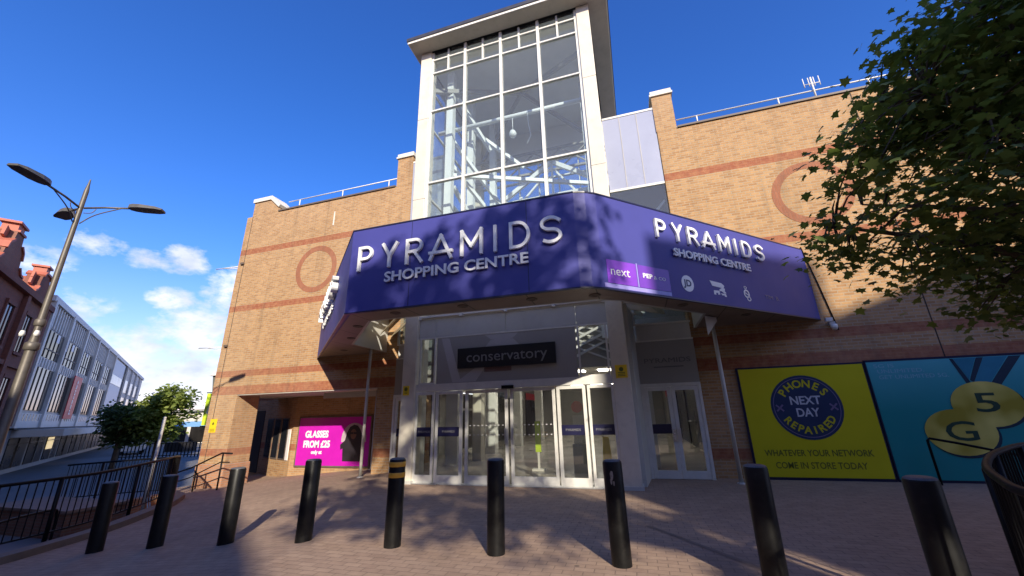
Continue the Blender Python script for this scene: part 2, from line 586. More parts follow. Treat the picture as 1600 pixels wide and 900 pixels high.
def put_text(mb, txt, size, depth, O, U, V, align='CENTER', bold=0.0, space=1.0, width=None):
    """lettering on the plane through O spanned by U (right) and V (up)"""
    vs, fs = text_geo(txt, size, depth, align, bold, space)
    U, V = Vector(U).normalized(), Vector(V).normalized(); N = U.cross(V)
    kx = 1.0
    if width and vs:
        kx = width / (max(p.x for p in vs) - min(p.x for p in vs))
    mb.add([Vector(O) + U * (p.x * kx) + V * p.y + N * p.z for p in vs], fs)
    return mb


def arc(cx, cz, r, a0, a1, n=10, rz=None):
    rz = rz or r
    return [(cx + r * math.cos(rad(a0 + (a1 - a0) * i / n)), cz + rz * math.sin(rad(a0 + (a1 - a0) * i / n))) for i in range(n + 1)]


def strokes(ch, w):
    """centre lines of wide geometric capitals, cap height 1, width w"""
    if ch == 'P': return [[(0, 0), (0, 1)], [(0, 1), (w * .55, 1)] + arc(w * .55, .74, w * .45, 90, -90, 10, .26) + [(0, .48)]]
    if ch == 'Y': return [[(0, 1), (w / 2, .45)], [(w, 1), (w / 2, .45)], [(w / 2, .45), (w / 2, 0)]]
    if ch == 'R': return [[(0, 0), (0, 1)], [(0, 1), (w * .55, 1)] + arc(w * .55, .74, w * .42, 90, -90, 10, .26) + [(0, .48)], [(w * .5, .48), (w, 0)]]
    if ch == 'A': return [[(0, 0), (w / 2, 1)], [(w, 0), (w / 2, 1)], [(-w * .02, .27), (w * 1.02, .27)]]
    if ch == 'M': return [[(0, 0), (0, 1)], [(0, 1), (w / 2, .33)], [(w / 2, .33), (w, 1)], [(w, 1), (w, 0)]]
    if ch == 'I': return [[(0, 0), (0, 1)]]
    if ch == 'D': return [[(0, 0), (0, 1)], [(0, 1), (w * .4, 1)] + arc(w * .4, .5, w * .6, 90, -90, 14, .5) + [(0, 0)]]
    if ch == 'S': return [[(w * .95, .86)] + arc(w * .5, .755, w * .46, 48, 270, 12, .245) + arc(w * .5, .255, w * .5, 90, -132, 12, .255)]
    return []


def letter_mb(ch, x0, z0, w, h, t, depth, P):
    """P(u, v, d) -> world; flat-faced channel letter of stroke width t"""
    mb = MB()
    k = 0
    for line in strokes(ch, w / h):
        pts = [Vector((x0 + px * h, z0 + pz * h)) for px, pz in line]
        n = len(pts)
        L, Rt = [], []
        for i, p in enumerate(pts):
            d = (pts[min(i + 1, n - 1)] - pts[max(i - 1, 0)]).normalized()
            nn = Vector((-d.y, d.x)) * (t / 2)
            e = d * (t / 2) * (-1 if i == 0 else (1 if i == n - 1 else 0))
            L.append(p + nn + e); Rt.append(p - nn + e)
        f0, f1 = .012 + .0015 * k, depth + .0015 * k
        k += 1
        vs = [P(a.x, a.y, f1) for a in L] + [P(a.x, a.y, f1) for a in Rt] + [P(a.x, a.y, f0) for a in L] + [P(a.x, a.y, f0) for a in Rt]
        fs = []
        for i in range(n - 1):
            fs += [(i, n + i, n + i + 1, i + 1), (2 * n + i, 2 * n + i + 1, 3 * n + i + 1, 3 * n + i),
                   (i, i + 1, 2 * n + i + 1, 2 * n + i), (n + i, 3 * n + i, 3 * n + i + 1, n + i + 1)]
        fs += [(0, 2 * n, 3 * n, n), (n - 1, 2 * n - 1, 4 * n - 1, 3 * n - 1)]
        mb.add(vs, fs)
    return mb


def catmull(pts, n=8, closed=False):
    P = [Vector(p) for p in pts]; m = len(P); out = []
    rng = range(m) if closed else range(m - 1)
    for i in rng:
        a = P[(i - 1) % m] if closed or i > 0 else P[0]
        b, c = P[i], P[(i + 1) % m]
        d = P[(i + 2) % m] if closed or i + 2 < m else P[-1]
        for k in range(n):
            t = k / n
            out.append(.5 * ((2 * b) + (c - a) * t + (2 * a - 5 * b + 4 * c - d) * t * t + (3 * b - a - 3 * c + d) * t ** 3))
    if not closed: out.append(P[-1])
    return out


# ------------------------------------------------------------------ ground
ZS = -1.3                                                                # street level


def gz(x, y=5.0):
    if x >= -4.3: a = 0.0
    elif x >= -9.0: a = -(-4.3 - x) * .0915
    else: a = -.43 - max(0, min(6.5, -9 - x)) * .03
    b = 0.0 if x >= -7.2 else -min(.63, (-7.2 - x) * .083)
    w = max(0.0, min(1.0, (y - 5.5) / 3.5)); w = w * w * (3 - 2 * w)
    return a * (1 - w) + b * w


EDGE = [(-15, -6.6), (-8, -8.4), (-3, -8.9), (1, -9.1), (3, -9.35), (4.4, -9.6), (5.05, -9.85), (6.5, -10.42), (7.8, -11.1), (8.9, -12.3), (9.7, -13.7), (10.2, -14.5), (10.9, -15.9), (11.3, -16.0), (45, -16.0)]


def xedge(y):
    for (y0, x0), (y1, x1) in zip(EDGE, EDGE[1:]):
        if y <= y1: return x0 + (x1 - x0) * (y - y0) / (y1 - y0)
    return EDGE[-1][1]


mb = MB(); mb.add([(-1500, -1500, ZS), (1500, -1500, ZS), (1500, 1500, ZS), (-1500, 1500, ZS)], [(0, 1, 2, 3)])
struct(mb.build('street', STREET, recalc=False))

ys = [-15, -11, -8, -5, -3, -1, 0] + [i * .5 for i in range(1, 24)] + [12.5, 14, 18, 24, 32, 42]
vs, fs = [], []
NX = 40
for y in ys:
    xl = xedge(y)
    xs = [xl + (-4.3 - xl) * i / 20 for i in range(20)] + [-4.3 + (34 + 4.3) * (i / 20) ** 1.3 for i in range(21)]
    vs += [(x, y, gz(x, y)) for x in xs]
for j in range(len(ys) - 1):
    for i in range(NX):
        a = j * (NX + 1) + i
        fs.append((a, a + 1, a + NX + 2, a + NX + 1))
mb = MB(); mb.add(vs, fs)
struct(mb.build('pavement', PAVE, recalc=False))

# retaining kerb along the edge of the raised pavement
ey = [-15, -8, -3, 0, 1.5, 3] + [3.5 + .35 * i for i in range(21)] + [10.9]
ring = [(xedge(y), y) for y in ey]
def offset(pts, d):
    out = []
    for i, (x, y) in enumerate(pts):
        a, b = pts[max(i - 1, 0)], pts[min(i + 1, len(pts) - 1)]
        t = Vector((b[0] - a[0], b[1] - a[1])).normalized()
        out.append((x - t.y * d, y + t.x * d))
    return out
outr = offset(ring, .2)
def wallstrip(inner, outer, zlo, zhi):
    n = len(inner); V = []
    for (a, b), (c, d) in zip(inner, outer):
        h = gz(a, b) + zhi
        V += [(a, b, zlo), (a, b, h), (c, d, h), (c, d, zlo)]
    F = []
    for i in range(n - 1):
        for k in range(4):
            F.append((i * 4 + k, i * 4 + (k + 1) % 4, i * 4 + 4 + (k + 1) % 4, i * 4 + 4 + k))
    F += [(0, 1, 2, 3), (4 * n - 4, 4 * n - 3, 4 * n - 2, 4 * n - 1)]
    return MB().add(V, F)
struct(wallstrip(ring, outr, ZS - .05, .09).build('kerb', PLINTH))
struct(wallstrip(offset(ring, -.02), offset(ring, .22), ZS + .5, .11).build('kerb_capping', KERBT))
# drain channel in the pavement
mb = MB()
for a, b in (((-15.0, 9.7), (-11.4, 7.45)), ((-15.2, 9.9), (-11.8, 7.75))):
    n = 8
    for i in range(n):
        p = Vector(a).lerp(Vector(b), i / n); r2 = Vector(a).lerp(Vector(b), (i + 1) / n)
        mb.add([(p.x, p.y, gz(p.x, p.y) + .005), (p.x + .03, p.y - .05, gz(p.x, p.y) + .005), (r2.x + .03, r2.y - .05, gz(r2.x, r2.y) + .005), (r2.x, r2.y, gz(r2.x, r2.y) + .005)], [(0, 1, 2, 3)])
struct(mb.build('drain_channel', ROOFD, recalc=False))
# thin line laid on the pavement in the kerb stone colour
mb = MB(); mb.add([(-.1, 6.62, .004), (1.35, 4.68, .004), (1.41, 4.72, .004), (-.04, 6.66, .004)], [(0, 1, 2, 3)])
struct(mb.build('pavement_line', KERBT, recalc=False))

# ------------------------------------------------------------------ shopping centre walls
FY = 11.2
bld = thing('shopping_centre', 'buff brick shopping centre with red brick bands, rings and an open corner arcade', 'building', (-3, FY, 0))
wl = MB()
wl.box(-15.2, -7.2, FY, FY + .45, 2.5, 9.9)                      # upper wall over the arcade
wl.box(-8.0, -7.2, FY + .002, FY + .45, -.6, 2.5)                # wall between arcade and entrance
wl.build('brick_wall', WALL, bld)
wl = MB(); wl.box(-15.198, -14.75, FY + .45, FY + 24, 2.5, 9.9)
wl.build('brick_wall', WALL, bld)
wr = MB()
wr.box(1.52, 16.5, FY, FY + .45, -.1, 9.9)
wr.build('brick_wall', WALL, bld)
wr = MB(); wr.box(16.05, 16.5, FY + .45, FY + 24, -.1, 9.9); wr.build('brick_wall', WALL, bld)
rf = MB(); rf.box(-14.75, -6.1, FY + .45, FY + 24, 9.3, 9.5); rf.build('roof', COPEG, bld)
rf = MB(); rf.box(.1, 16.05, FY + .45, FY + 24, 9.3, 9.5); rf.build('roof', COPEG, bld)
for x0, x1 in ((-13.5, -7.9), (2.12, 16.55)):
    c = MB(); c.box(x0, x1, FY - .05, FY + .5, 9.9, 9.96); c.build('coping', COPE, bld)
    c = MB(); c.box(x0, x1, FY + .32, FY + .6, 9.962, 10.2); c.build('roof_flashing', COPEG, bld)
def parapet(x0, x1, z0, z1, y1=.55):
    p = MB(); p.box(x0, x1, FY - .004, FY + y1, z0, z1)
    po = p.build('parapet_pier', PIERB if z0 > 9 else WALL, bld)
    c = MB(); c.box(x0 - .05, x1 + .05, FY - .06, FY + y1 + .05, z1, z1 + .07); c.box(x0 - .02, x1 + .02, FY - .03, FY + y1 + .02, z1 + .07, z1 + .2)
    c.build('pier_cap', STONE, po)
parapet(-7.86, -7.2, 9.9, 11.12)
parapet(1.5, 2.1, 9.9, 11.25)
# stepped corner block at the far left
p = MB()
p.extr([(-14.92, 9.9), (-13.4, 9.9), (-13.55, 10.12), (-14.0, 10.55), (-14.92, 10.55)], FY - .004, FY + .6)
po = p.build('parapet_pier', PIERB, bld)
c = MB(); c.extr([(-14.97, 10.55), (-14.0, 10.55), (-13.5, 10.1), (-13.42, 10.2), (-13.95, 10.72), (-14.97, 10.72)], FY - .06, FY + .66); c.build('pier_cap', STONE, po)
# roof guard rails
for x0, x1, zz in ((-13.5, -7.9, 10.57), (2.2, 12.5, 10.5)):
    r = MB(); r.tube([(x0, 11.6, zz), (x1, 11.6, zz)], .022, 6)
    n = int((x1 - x0) / 2.1)
    for i in range(n + 1):
        x = x0 + .6 + (x1 - x0 - 1.2) * i / n
        r.tube([(x, 11.6, 10.2), (x, 11.6, zz)], .022, 6)
    r.build('roof_guard_rail', WHITE, bld)
# rings of red soldier brick
for cx in (-11.15, 5.07):
    r = MB(); n = 48; V = []; F = []
    for i in range(n):
        t = 2 * math.pi * i / n
        for rr in (.94, .735):
            for yy in (FY - .006, FY + .05):
                V.append((cx + rr * math.cos(t), yy, 7.02 + rr * math.sin(t)))
    for i in range(n):
        a, b = 4 * i, 4 * ((i + 1) % n)
        F += [(a, b, b + 2, a + 2), (a, a + 1, b + 1, b), (a + 2, b + 2, b + 3, a + 3), (a + 1, a + 3, b + 3, b + 1)]
    r.add(V, F); r.build('brick_ring', REDB, bld)
# vertical cable run on the right wall
c = MB(); c.tube([(4.46, FY - .02, 5.5), (4.62, FY - .02, 4.5), (4.78, FY - .02, 3.3)], .014, 6); c.build('wall_cable', BLKM, bld)
# narrow weep slot on the left wall
c = MB(); c.box(-10.62, -10.57, FY - .012, FY + .02, 8.75, 9.35); c.build('overflow_slot', STONE, bld)
# arcade corner pier
p = MB(); p.box(-15.2, -13.95, FY - .003, FY + .95, .16, 2.5); p.build('corner_pier', WALL, bld, bevel=.01)
p = MB(); p.box(-15.24, -13.91, FY - .05, FY + .99, -1.3, .16); p.build('pier_plinth', PLINTH, bld, bevel=.03)
# arcade ceiling, back wall and inner angled wall
p = MB(); p.box(-20.5, -14.76, 15.4, 30, 2.0, 9.2); p.build('rear_wing', WALL, bld)
p = MB(); p.box(-15.2, -7.4, FY + .02, 17.5, 2.46, 2.497); p.build('arcade_ceiling', EAVE, bld)
p = MB(); p.box(-13.35, -7.4, 13.4, 13.7, -.7, 2.455); p.build('arcade_wall', PIERB, bld)
p = MB(); p.prism([(-13.35, 13.4), (-13.35, 13.7), (-20, 16.5), (-20, 16.2)], -1.3, 2.455); p.build('arcade_wall', PIERB, bld)
p = MB(); p.box(-8.0, -7.6, FY + .45, 13.4, -.6, 2.455); p.build('arcade_wall', PIERB, bld)
# pale grey strip under the arcade beam
p = MB(); p.box(-10.9, -8.02, FY + .9, FY + .96, 2.28, 2.455); p.build('ceiling_strip', LGREYP, bld)
dv = Vector((-6.65, 2.8)).normalized()
def arcwin(s0, s1, z0, z1, off=.03):
    a = Vector((-13.35, 13.4)) + dv * s0; b = Vector((-13.35, 13.4)) + dv * s1; nn = Vector((-dv.y, dv.x))
    nn = nn if nn.y < 0 else -nn
    return MB().prism([(a.x, a.y), (a.x + nn.x * off, a.y + nn.y * off), (b.x + nn.x * off, b.y + nn.y * off), (b.x, b.y)], z0, z1)
for k in range(3):
    w = arcwin(.45 + k * .78, 1.1 + k * .78, .05, 1.65).build('arcade_window', COPE, bld)
    g = arcwin(.50 + k * .78, 1.05 + k * .78, .1, 1.6, .036).build('pane', WIND, w)
arcwin(3.2, 4.6, -.6, 2.0, .02).build('arcade_doorway', DARK, bld)
arcwin(.18, .40, .05, 1.2, .03).build('wall_notice', PAPER, bld)

# ------------------------------------------------------------------ entrance tower
TX0, TX1, TY = -5.94, -.11, 9.35
tw = thing('entrance_tower', 'tall glazed entrance tower with white columns and oversailing dark roof', 'tower', (-3, TY, 0))
def col(x0, x1, y0, y1, z1=13.75):
    c = MB(); c.box(x0, x1, y0, y1, .0, z1); return c.build('column', COLW, tw, bevel=.015)
for x0, x1 in ((TX0, -5.54), (-.5, TX1)):
    co = col(x0, x1, TY, TY + .42)
    b = MB(); b.box(x0 - .03, x1 + .03, TY - .03, TY + .45, 0, .07); b.build('base_plate', LGREYP, co)
    for zj in (7.9, 10.9):
        b = MB(); b.box(x0 - .002, x1 + .002, TY - .002, TY + .422, zj, zj + .012); b.build('panel_joint', COPE, co)
col(TX0, -5.6, 14.2, 14.6); col(-.45, TX1, 14.2, 14.6)
# side walls above the main roof: white cladding with glazing
for x in (TX0 + .05, TX1 - .10):
    g = MB(); g.box(x, x + .02, TY + .42, 14.2, 4.2, 13.7); g.build('side_glass', GLASS, tw)
    f = MB()
    for z in (5.6, 8.45, 11.2, 12.78): f.box(x - .02, x + .05, TY + .42, 14.2, z - .035, z + .035)
    for y in (11.2, 12.8): f.box(x - .021, x + .051, y - .03, y + .03, 4.2, 13.7)
    f.build('side_frame', TRIM, tw)
# front glazing: mullions, transoms, panes
MX = (-5.54, -4.28, -3.02, -1.76, -.5)
TZ = (4.17, 5.72, 8.45, 11.18, 12.78, 13.36)
for x in MX[1:-1]:
    f = MB(); f.box(x - .045, x + .045, TY + .02, TY + .16, 4.1, 13.72); f.build('mullion', TRIM, tw)
for x in ((MX[0] + .04), (MX[-1] - .04)):
    f = MB(); f.box(x - .04, x + .04, TY + .05, TY + .15, 4.1, 13.72); f.build('mullion', TRIM, tw)
for z in TZ:
    f = MB()
    for a, b in zip(MX, MX[1:]):
        f.box(a + .055, b - .055, TY + .035, TY + .14, z - .027, z + .027)
    f.build('transom', TRIM, tw)
for a, b in zip(MX, MX[1:]):
    c = (a + b) / 2
    f = MB(); f.box(c - .03, c + .03, TY + .04, TY + .135, 12.82, 13.70); f.build('mullion', TRIM, tw)
for i, (a, b) in enumerate(zip(MX, MX[1:])):
    for z0, z1 in zip(TZ[:-2], TZ[1:-1]):
        g = MB(); g.box(a + .05, b - .05, TY + .085, TY + .095, z0, z1); g.build('window_pane', GLASS, tw)
    c = (a + b) / 2
    for u, v in ((a + .05, c), (c, b - .05)):
        for z0, z1 in ((12.8, 13.36), (13.36, 13.72)):
            g = MB(); g.box(u, v, TY + .085, TY + .095, z0, z1); g.build('window_pane', GLASS, tw)
# roof: dark edge, pale eave soffit, hipped top
e0x, e1x, e0y, e1y = TX0 - .22, TX1 + .55, TY - .48, 15.1
r = MB()
r.add([(e0x, e0y, 13.93), (e1x, e0y, 13.93), (e1x, e1y, 13.93), (e0x, e1y, 13.93), ((e0x + e1x) / 2, 12.0, 16.4)], [(0, 1, 4), (1, 2, 4), (2, 3, 4), (3, 0, 4), (3, 2, 1, 0)])
rt = r.build('roof', ROOFD, tw)
r = MB()
for x0, x1, y0, y1 in ((e0x - .06, e1x + .06, e0y - .06, e0y), (e0x - .06, e1x + .06, e1y, e1y + .06), (e0x - .06, e0x, e0y, e1y), (e1x, e1x + .06, e0y, e1y)):
    r.box(x0, x1, y0, y1, 13.84, 13.97)
r.build('gutter', ROOFD, rt)
r = MB(); r.box(e0x, e1x, e0y, TY - .002, 13.74, 13.80); r.box(TX1 + .002, e1x, TY - .002, e1y, 13.741, 13.80); r.box(e0x, TX0 - .002, TY - .002, e1y, 13.741, 13.80)
r.build('eave_soffit', EAVE, tw)
r = MB(); r.box(e0x - .03, e1x + .03, e0y - .03, e0y - .001, 13.75, 13.838); r.box(e1x + .001, e1x + .03, e0y, e1y, 13.75, 13.838); r.box(e0x - .03, e0x - .001, e0y, e1y, 13.75, 13.838)
r.build('eave_trim', WHITE, tw)
# ceiling inside the tower and its grey rafters
r = MB(); r.box(TX0 + .1, TX1 - .1, TY + .18, 14.6, 13.72, 13.735); r.build('tower_ceiling', WHITEW, tw)
r = MB()
cx = (TX0 + TX1) / 2
for ex, ey_ in ((TX0 + .3, TY + .4), (TX1 - .3, TY + .4), (TX0 + .3, 14.3), (TX1 - .3, 14.3)):
    r.bar((ex, ey_, 12.4), (cx, 12.0, 13.6), .1, .16)
r.build('rafter', GREYP, tw)
# back wall of the tower, glazed in the middle
r = MB(); r.box(TX0 + .1, TX1 - .1, 14.45, 14.55, 12.0, 13.72); r.build('back_wall', WHITEW, tw)
r = MB(); r.box(TX0 + .1, TX1 - .1, 14.45, 14.55, 3.8, 7.0); r.build('back_wall', WHITEW, tw)
g = MB(); g.box(TX0 + .1, TX1 - .1, 14.49, 14.5, 7.0, 12.0); g.build('back_glass', GLASS, tw)
f = MB()
for i in range(7):
    x = TX0 + .3 + (TX1 - TX0 - .6) * i / 6
    f.box(x - .025, x + .025, 14.44, 14.56, 7.0, 12.0)
for z in (8.4, 10.0, 11.2): f.box(TX0 + .1, TX1 - .1, 14.442, 14.558, z - .03, z + .03)
f.build('back_frame', TRUSS, tw)
# steelwork inside the glass
t = MB(); t.tube([(-5.75, 10.5, 11.2), (-.45, 10.5, 11.2)], .075, 8); t.build('roof_beam', TRUSS, tw)
for x, y in ((-5.2, 10.3), (-5.05, 11.8), (-4.7, 13.3), (-.7, 12.2)):
    t = MB(); t.box(x - .12, x + .12, y - .12, y + .12, 3.7, 13.5); t.build('inner_column', TRUSS, tw)
t = MB()
for a, b in (((-5.35, 10.3, 11.0), (-3.6, 12.2, 8.2)), ((-5.3, 10.3, 9.9), (-3.5, 12.4, 7.2)), ((-5.2, 10.6, 9.0), (-4.2, 13.0, 6.4)), ((-5.35, 10.3, 7.4), (-4.7, 10.9, 5.9)), ((-3.6, 12.2, 8.2), (-3.6, 13.6, 9.9)), ((-5.2, 10.3, 12.9), (-4.2, 11.6, 10.9)), ((-5.1, 11.8, 12.3), (-3.2, 12.6, 10.6)), ((-5.2, 10.4, 9.3), (-.6, 12.2, 9.1))):
    t.bar(a, b, .12, .12)
t.build('brace', TRUSS, tw)
t = MB()
ap, l0, r0 = (-2.15, 12.8, 10.75), (-4.2, 12.8, 9.35), (-.6, 12.8, 9.7)
t.bar(l0, ap, .13, .16); t.bar(ap, r0, .13, .16)
t.bar((-4.2, 12.8, 9.25), (-.5, 12.8, 9.3), .12, .14)
t.bar((-3.3, 12.8, 9.3), (-2.15, 12.8, 10.5), .07); t.bar((-1.3, 12.8, 9.3), (-2.15, 12.8, 10.5), .07); t.bar((-2.15, 12.8, 9.3), (-2.15, 12.8, 10.7), .08)
t.build('gable_truss', TRUSS, tw)
t = MB()
for i in range(5):
    x = -5.2 + i * 1.1
    t.bar((x, 13.6, 11.9), (x + 1.1, 13.6, 11.0), .05); t.bar((x, 13.6, 11.0), (x + 1.1, 13.6, 11.9), .05)
t.bar((-5.6, 13.6, 11.95), (-.4, 13.6, 11.95), .09); t.bar((-5.6, 13.6, 10.95), (-.4, 13.6, 10.95), .09)
t.build('lattice_beam', GREYP, tw)
t = MB(); t.lathe([(.0, 10.35), (.09, 10.38), (.13, 10.48), (.09, 10.6), (.02, 10.62)], 12, (-3.0, 10.5)); t.tube([(-3.0, 10.5, 10.6), (-3.0, 10.5, 11.2)], .012, 6); t.build('pendant_lamp', TRUSS, tw)
t = MB(); t.tube([(-2.45, 10.4, 11.2), (-2.42, 10.4, 10.6), (-2.36, 10.4, 10.2), (-2.5, 10.4, 9.9)], .012, 5); t.build('hanging_cable', TRUSS, tw)
# low wall strips between tower and brick piers
for x0, x1 in ((TX1 + .002, 1.5), (-7.2, TX0 - .002)):
    m_ = x0 + .30 if x0 > -3 else x1 - .3
    p = MB(); p.box(x0, x1, FY + .03, FY + .06, 8.14, 10.8); sp_ = p.build('translucent_sheet', TRANSL, tw)
    b = MB(); b.box(x0, x1, FY + .01, FY + .09, 10.8, 10.87); b.box(x0, x1, FY + .01, FY + .09, 8.07, 8.14); b.build('sheet_rail', WHITE, sp_)
    b = MB()
    for i in range(1, 3):
        xx = x0 + (x1 - x0) * i / 3
        b.box(xx - .012, xx + .012, FY + .02, FY + .032, 8.14, 10.8)
    b.build('sheet_seam', SPAND, sp_)
    g = MB(); g.box(x0, x1, FY + .04, FY + .05, 4.0, 8.07); g.build('side_window', GLASS, tw)
    b = MB(); b.bar((x0 + .1, FY + .6, 6.2), (x1, FY + .6, 7.8), .07); b.bar((x0 + .1, FY + .6, 7.7), (x1, FY + .6, 7.2), .05); b.build('brace', TRUSS, tw)
    g = MB(); g.box(x0 - .6, x1 + .6, FY + 1.6, FY + 1.7, 2.5, 9.3); g.build('inner_wall', GREYP, tw)

# --- ground floor shopfront of the tower, plane just behind the columns
DY = TY + .10
fr = MB()
fr.box(-5.54, -.5, DY, DY + .08, 3.56, 3.60); fr.box(-5.54, -.5, DY, DY + .08, 4.10, 4.17)
fr.build('shopfront_rail', TRIM, tw)
p = MB()
xs = (-5.54, -5.02, -3.05, -1.24, -.5)
for a, b in zip(xs, xs[1:]): p.box(a + .006, b - .006, DY + .01, DY + .06, 3.606, 4.10)
p.build('cladding_band', LGREYP, tw)
p = MB(); p.box(-4.98, -1.28, DY + .012, DY + .06, 2.36, 3.56); p.build('sign_panel', GREYP, tw)
# clear side lights beside the grey panel
for a, b in ((-5.50, -5.02), (-1.24, -.54)):
    s_ = MB(); s_.box(a, a + .04, DY, DY + .08, 2.40, 3.56); s_.box(b - .04, b, DY, DY + .08, 2.40, 3.56); s_.box(a, b, DY + .001, DY + .079, 2.36, 2.40)
    so = s_.build('side_light', TRIM, tw)
    g = MB(); g.box(a + .04, b - .04, DY + .03, DY + .04, 2.40, 3.56); g.build('pane', DGLASS, so)
# pale vinyl letter V and X shapes on the grey panel
v = MB(); yv = DY + .008
v.extr([(-4.86, 3.54), (-4.64, 3.54), (-4.28, 2.38), (-4.52, 2.38)], yv, yv + .006)
v.extr([(-4.40, 2.38), (-3.88, 2.38), (-3.62, 2.72), (-3.86, 2.74)], yv - .003, yv + .004)
v.extr([(-3.62, 3.54), (-2.72, 3.54), (-2.86, 3.42), (-3.12, 3.36), (-3.46, 3.42)], yv, yv + .006)
v.extr([(-3.46, 3.40), (-2.86, 3.40), (-2.70, 3.24), (-3.60, 3.24)], yv - .003, yv + .004)
v.build('vinyl_lettering', VINW, tw)
v = MB(); v.box(-3.64, -2.92, yv - .004, yv + .004, 2.60, 2.71); v.build('vinyl_strip', VINP, tw)
# header rail over the doors
h = MB(); h.box(-5.54, -.5, DY - .03, DY + .12, 2.18, 2.36); h.build('door_header', TRIM, tw)
h = MB(); h.box(-3.16, -2.86, DY - .09, DY - .03, 2.16, 2.24); h.build('door_sensor', BLKM, tw)
# the row of glazed leaves
leaves = [('door_side_panel', -5.54, -5.00, True), ('sliding_door', -4.96, -4.22, True), ('sliding_door', -4.16, -3.04, False), ('sliding_door', -2.98, -1.86, False), ('sliding_door', -1.82, -1.14, True), ('door_side_panel', -1.10, -.5, True)]
for i, (nm, a, b, strip) in enumerate(leaves):
    yo = DY + (.045 if nm == 'sliding_door' and not strip else 0)
    w = .075 if nm == 'sliding_door' else .06
    f = MB(); f.box(a, a + w, yo - .03, yo + .03, .02, 2.16); f.box(b - w, b, yo - .03, yo + .03, .02, 2.16)
    f.box(a + w, b - w, yo - .03, yo + .03, .02, .20); f.box(a + w, b - w, yo - .03, yo + .03, 2.09, 2.16)
    fo = f.build(nm, TRIM, tw, bevel=.006)
    g = MB(); g.box(a + w, b - w, yo - .005, yo + .005, .20, 2.09); g.build('glass', DGLASS, fo)
    if strip:
        st = MB(); st.box(a + w + .002, b - w - .002, yo - .012, yo - .007, 1.08, 1.30); st.build('vinyl_band', NAVYV, fo)
        tx = MB(); put_text(tx, 'PYRAMIDS', .075, .002, ((a + b) / 2, yo - .014, 1.19), (1, 0, 0), (0, 0, 1)); tx.build('band_lettering', LETG, fo)
    else:
        d = MB()
        for zz in (1.10, 1.32):
            n = 9
            for k in range(n):
                x = a + w + .06 + (b - a - 2 * w - .12) * k / (n - 1)
                d.box(x - .018, x + .018, yo - .011, yo - .007, zz - .012, zz + .012)
        d.build('safety_dots', VINW, fo)
h = MB()
for x in (-3.10, -2.92): h.box(x - .02, x + .02, DY - .02, DY + .01, .9, 1.25)
h.build('door_pull', ALU, tw)
th = MB(); th.box(-5.94, -.1, TY - .02, DY + .12, .003, .02); th.build('threshold', ALU, tw)
# return wall from the tower to the side door and the side door itself
SY = 10.95
for sx, x0, x1 in ((1, .10, 1.52), (-1, -7.2, -6.15)):
    p = MB()
    if sx > 0: p.prism([(-.11, TY + .42), (-.02, TY + .42), (.10, SY), (.02, SY)], 0, 4.1)
    else: p.prism([(-6.03, TY + .42), (-5.94, TY + .42), (-6.07, SY), (-6.15, SY)], 0, 4.1)
    p.build('return_panel', LGREYP, tw)
    p = MB(); p.box(x0, x1, SY, SY + .05, 2.22, 3.30); p.build('sign_panel', GREYP, tw)
    p = MB(); p.box(x0 + .05, x1 - .03, SY + .01, SY + .05, 3.34, 3.75); p.build('cladding_band', LGREYP, tw)
    p = MB(); p.box(x0, x1, SY - .02, SY + .06, 3.30, 3.34); p.box(x0, x1, SY - .02, SY + .06, 3.75, 3.79); p.box(x0, x0 + .05, SY - .02, SY + .06, 3.79, 4.3); p.build('shopfront_rail', TRIM, tw)
    g = MB(); g.box(x0 + .05, x1, SY + .01, SY + .02, 3.79, 5.2); g.build('window_pane', GLASS, tw)
    f = MB(); f.box(x0, x0 + .07, SY - .03, SY + .05, 0, 2.22); f.box(x1 - .07, x1, SY - .03, SY + .05, 0, 2.22); f.box(x0 + .07, x1 - .07, SY - .03, SY + .05, 2.14, 2.22)
    f.build('door_frame', TRIM, tw)
    mid = (x0 + x1) / 2
    for a, b in ((x0 + .075, mid - .004), (mid + .004, x1 - .075)):
        d = MB(); d.box(a, a + .09, SY - .02, SY + .025, .01, 2.13); d.box(b - .09, b, SY - .02, SY + .025, .01, 2.13)
        d.box(a + .09, b - .09, SY - .02, SY + .025, .01, .19); d.box(a + .09, b - .09, SY - .02, SY + .025, 2.04, 2.13)
        do = d.build('swing_door', TRIM, tw, bevel=.006)
        g = MB(); g.box(a + .09, b - .09, SY - .004, SY + .006, .19, 2.04); g.build('glass', DGLASS, do)
        hx = b - .05 if a < mid - .1 else a + .05
        k = MB(); k.box(hx - .045, hx + .045, SY - .07, SY - .02, .86, 1.14); k.build('push_plate', ALU, do)
        if a < mid - .1:
            st = MB(); st.box(a + .092, b - .092, SY - .012, SY - .006, 1.02, 1.24); st.build('vinyl_band', NAVYV, do)
# mall interior
i_ = MB(); i_.prism([(-5.9, DY + .14), (-.15, DY + .14), (-.02, 10.95), (1.5, 11.0), (1.5, 11.7), (2.5, 11.7), (2.5, 42), (-8.5, 42), (-8.5, 11.7), (-7.2, 11.7), (-7.2, 11.0), (-6.02, 10.95)], .004, .012); i_.build('mall_floor', FLOOR, tw)
i_ = MB(); i_.box(-8.5, 2.5, 15.0, 42, 3.7, 3.8); i_.build('mall_ceiling', WHITEW, tw)
i_ = MB(); i_.box(-8.4, -8.2, 11.7, 42, 0, 3.7); i_.build('mall_wall', GREYP, tw)
i_ = MB(); i_.box(2.2, 2.4, 11.7, 42, 0, 3.7); i_.build('mall_wall', GREYP, tw)
i_ = MB(); i_.box(-8.4, 2.4, 41, 41.2, 0, 3.7); i_.build('mall_wall', GREYP, tw)
for y in (13.2, 17, 21, 26):
    for x in (-6.2, .2):
        i_ = MB(); i_.box(x - .22, x + .22, y - .22, y + .22, .01, 3.72); i_.build('mall_pillar', WHITEW, tw)
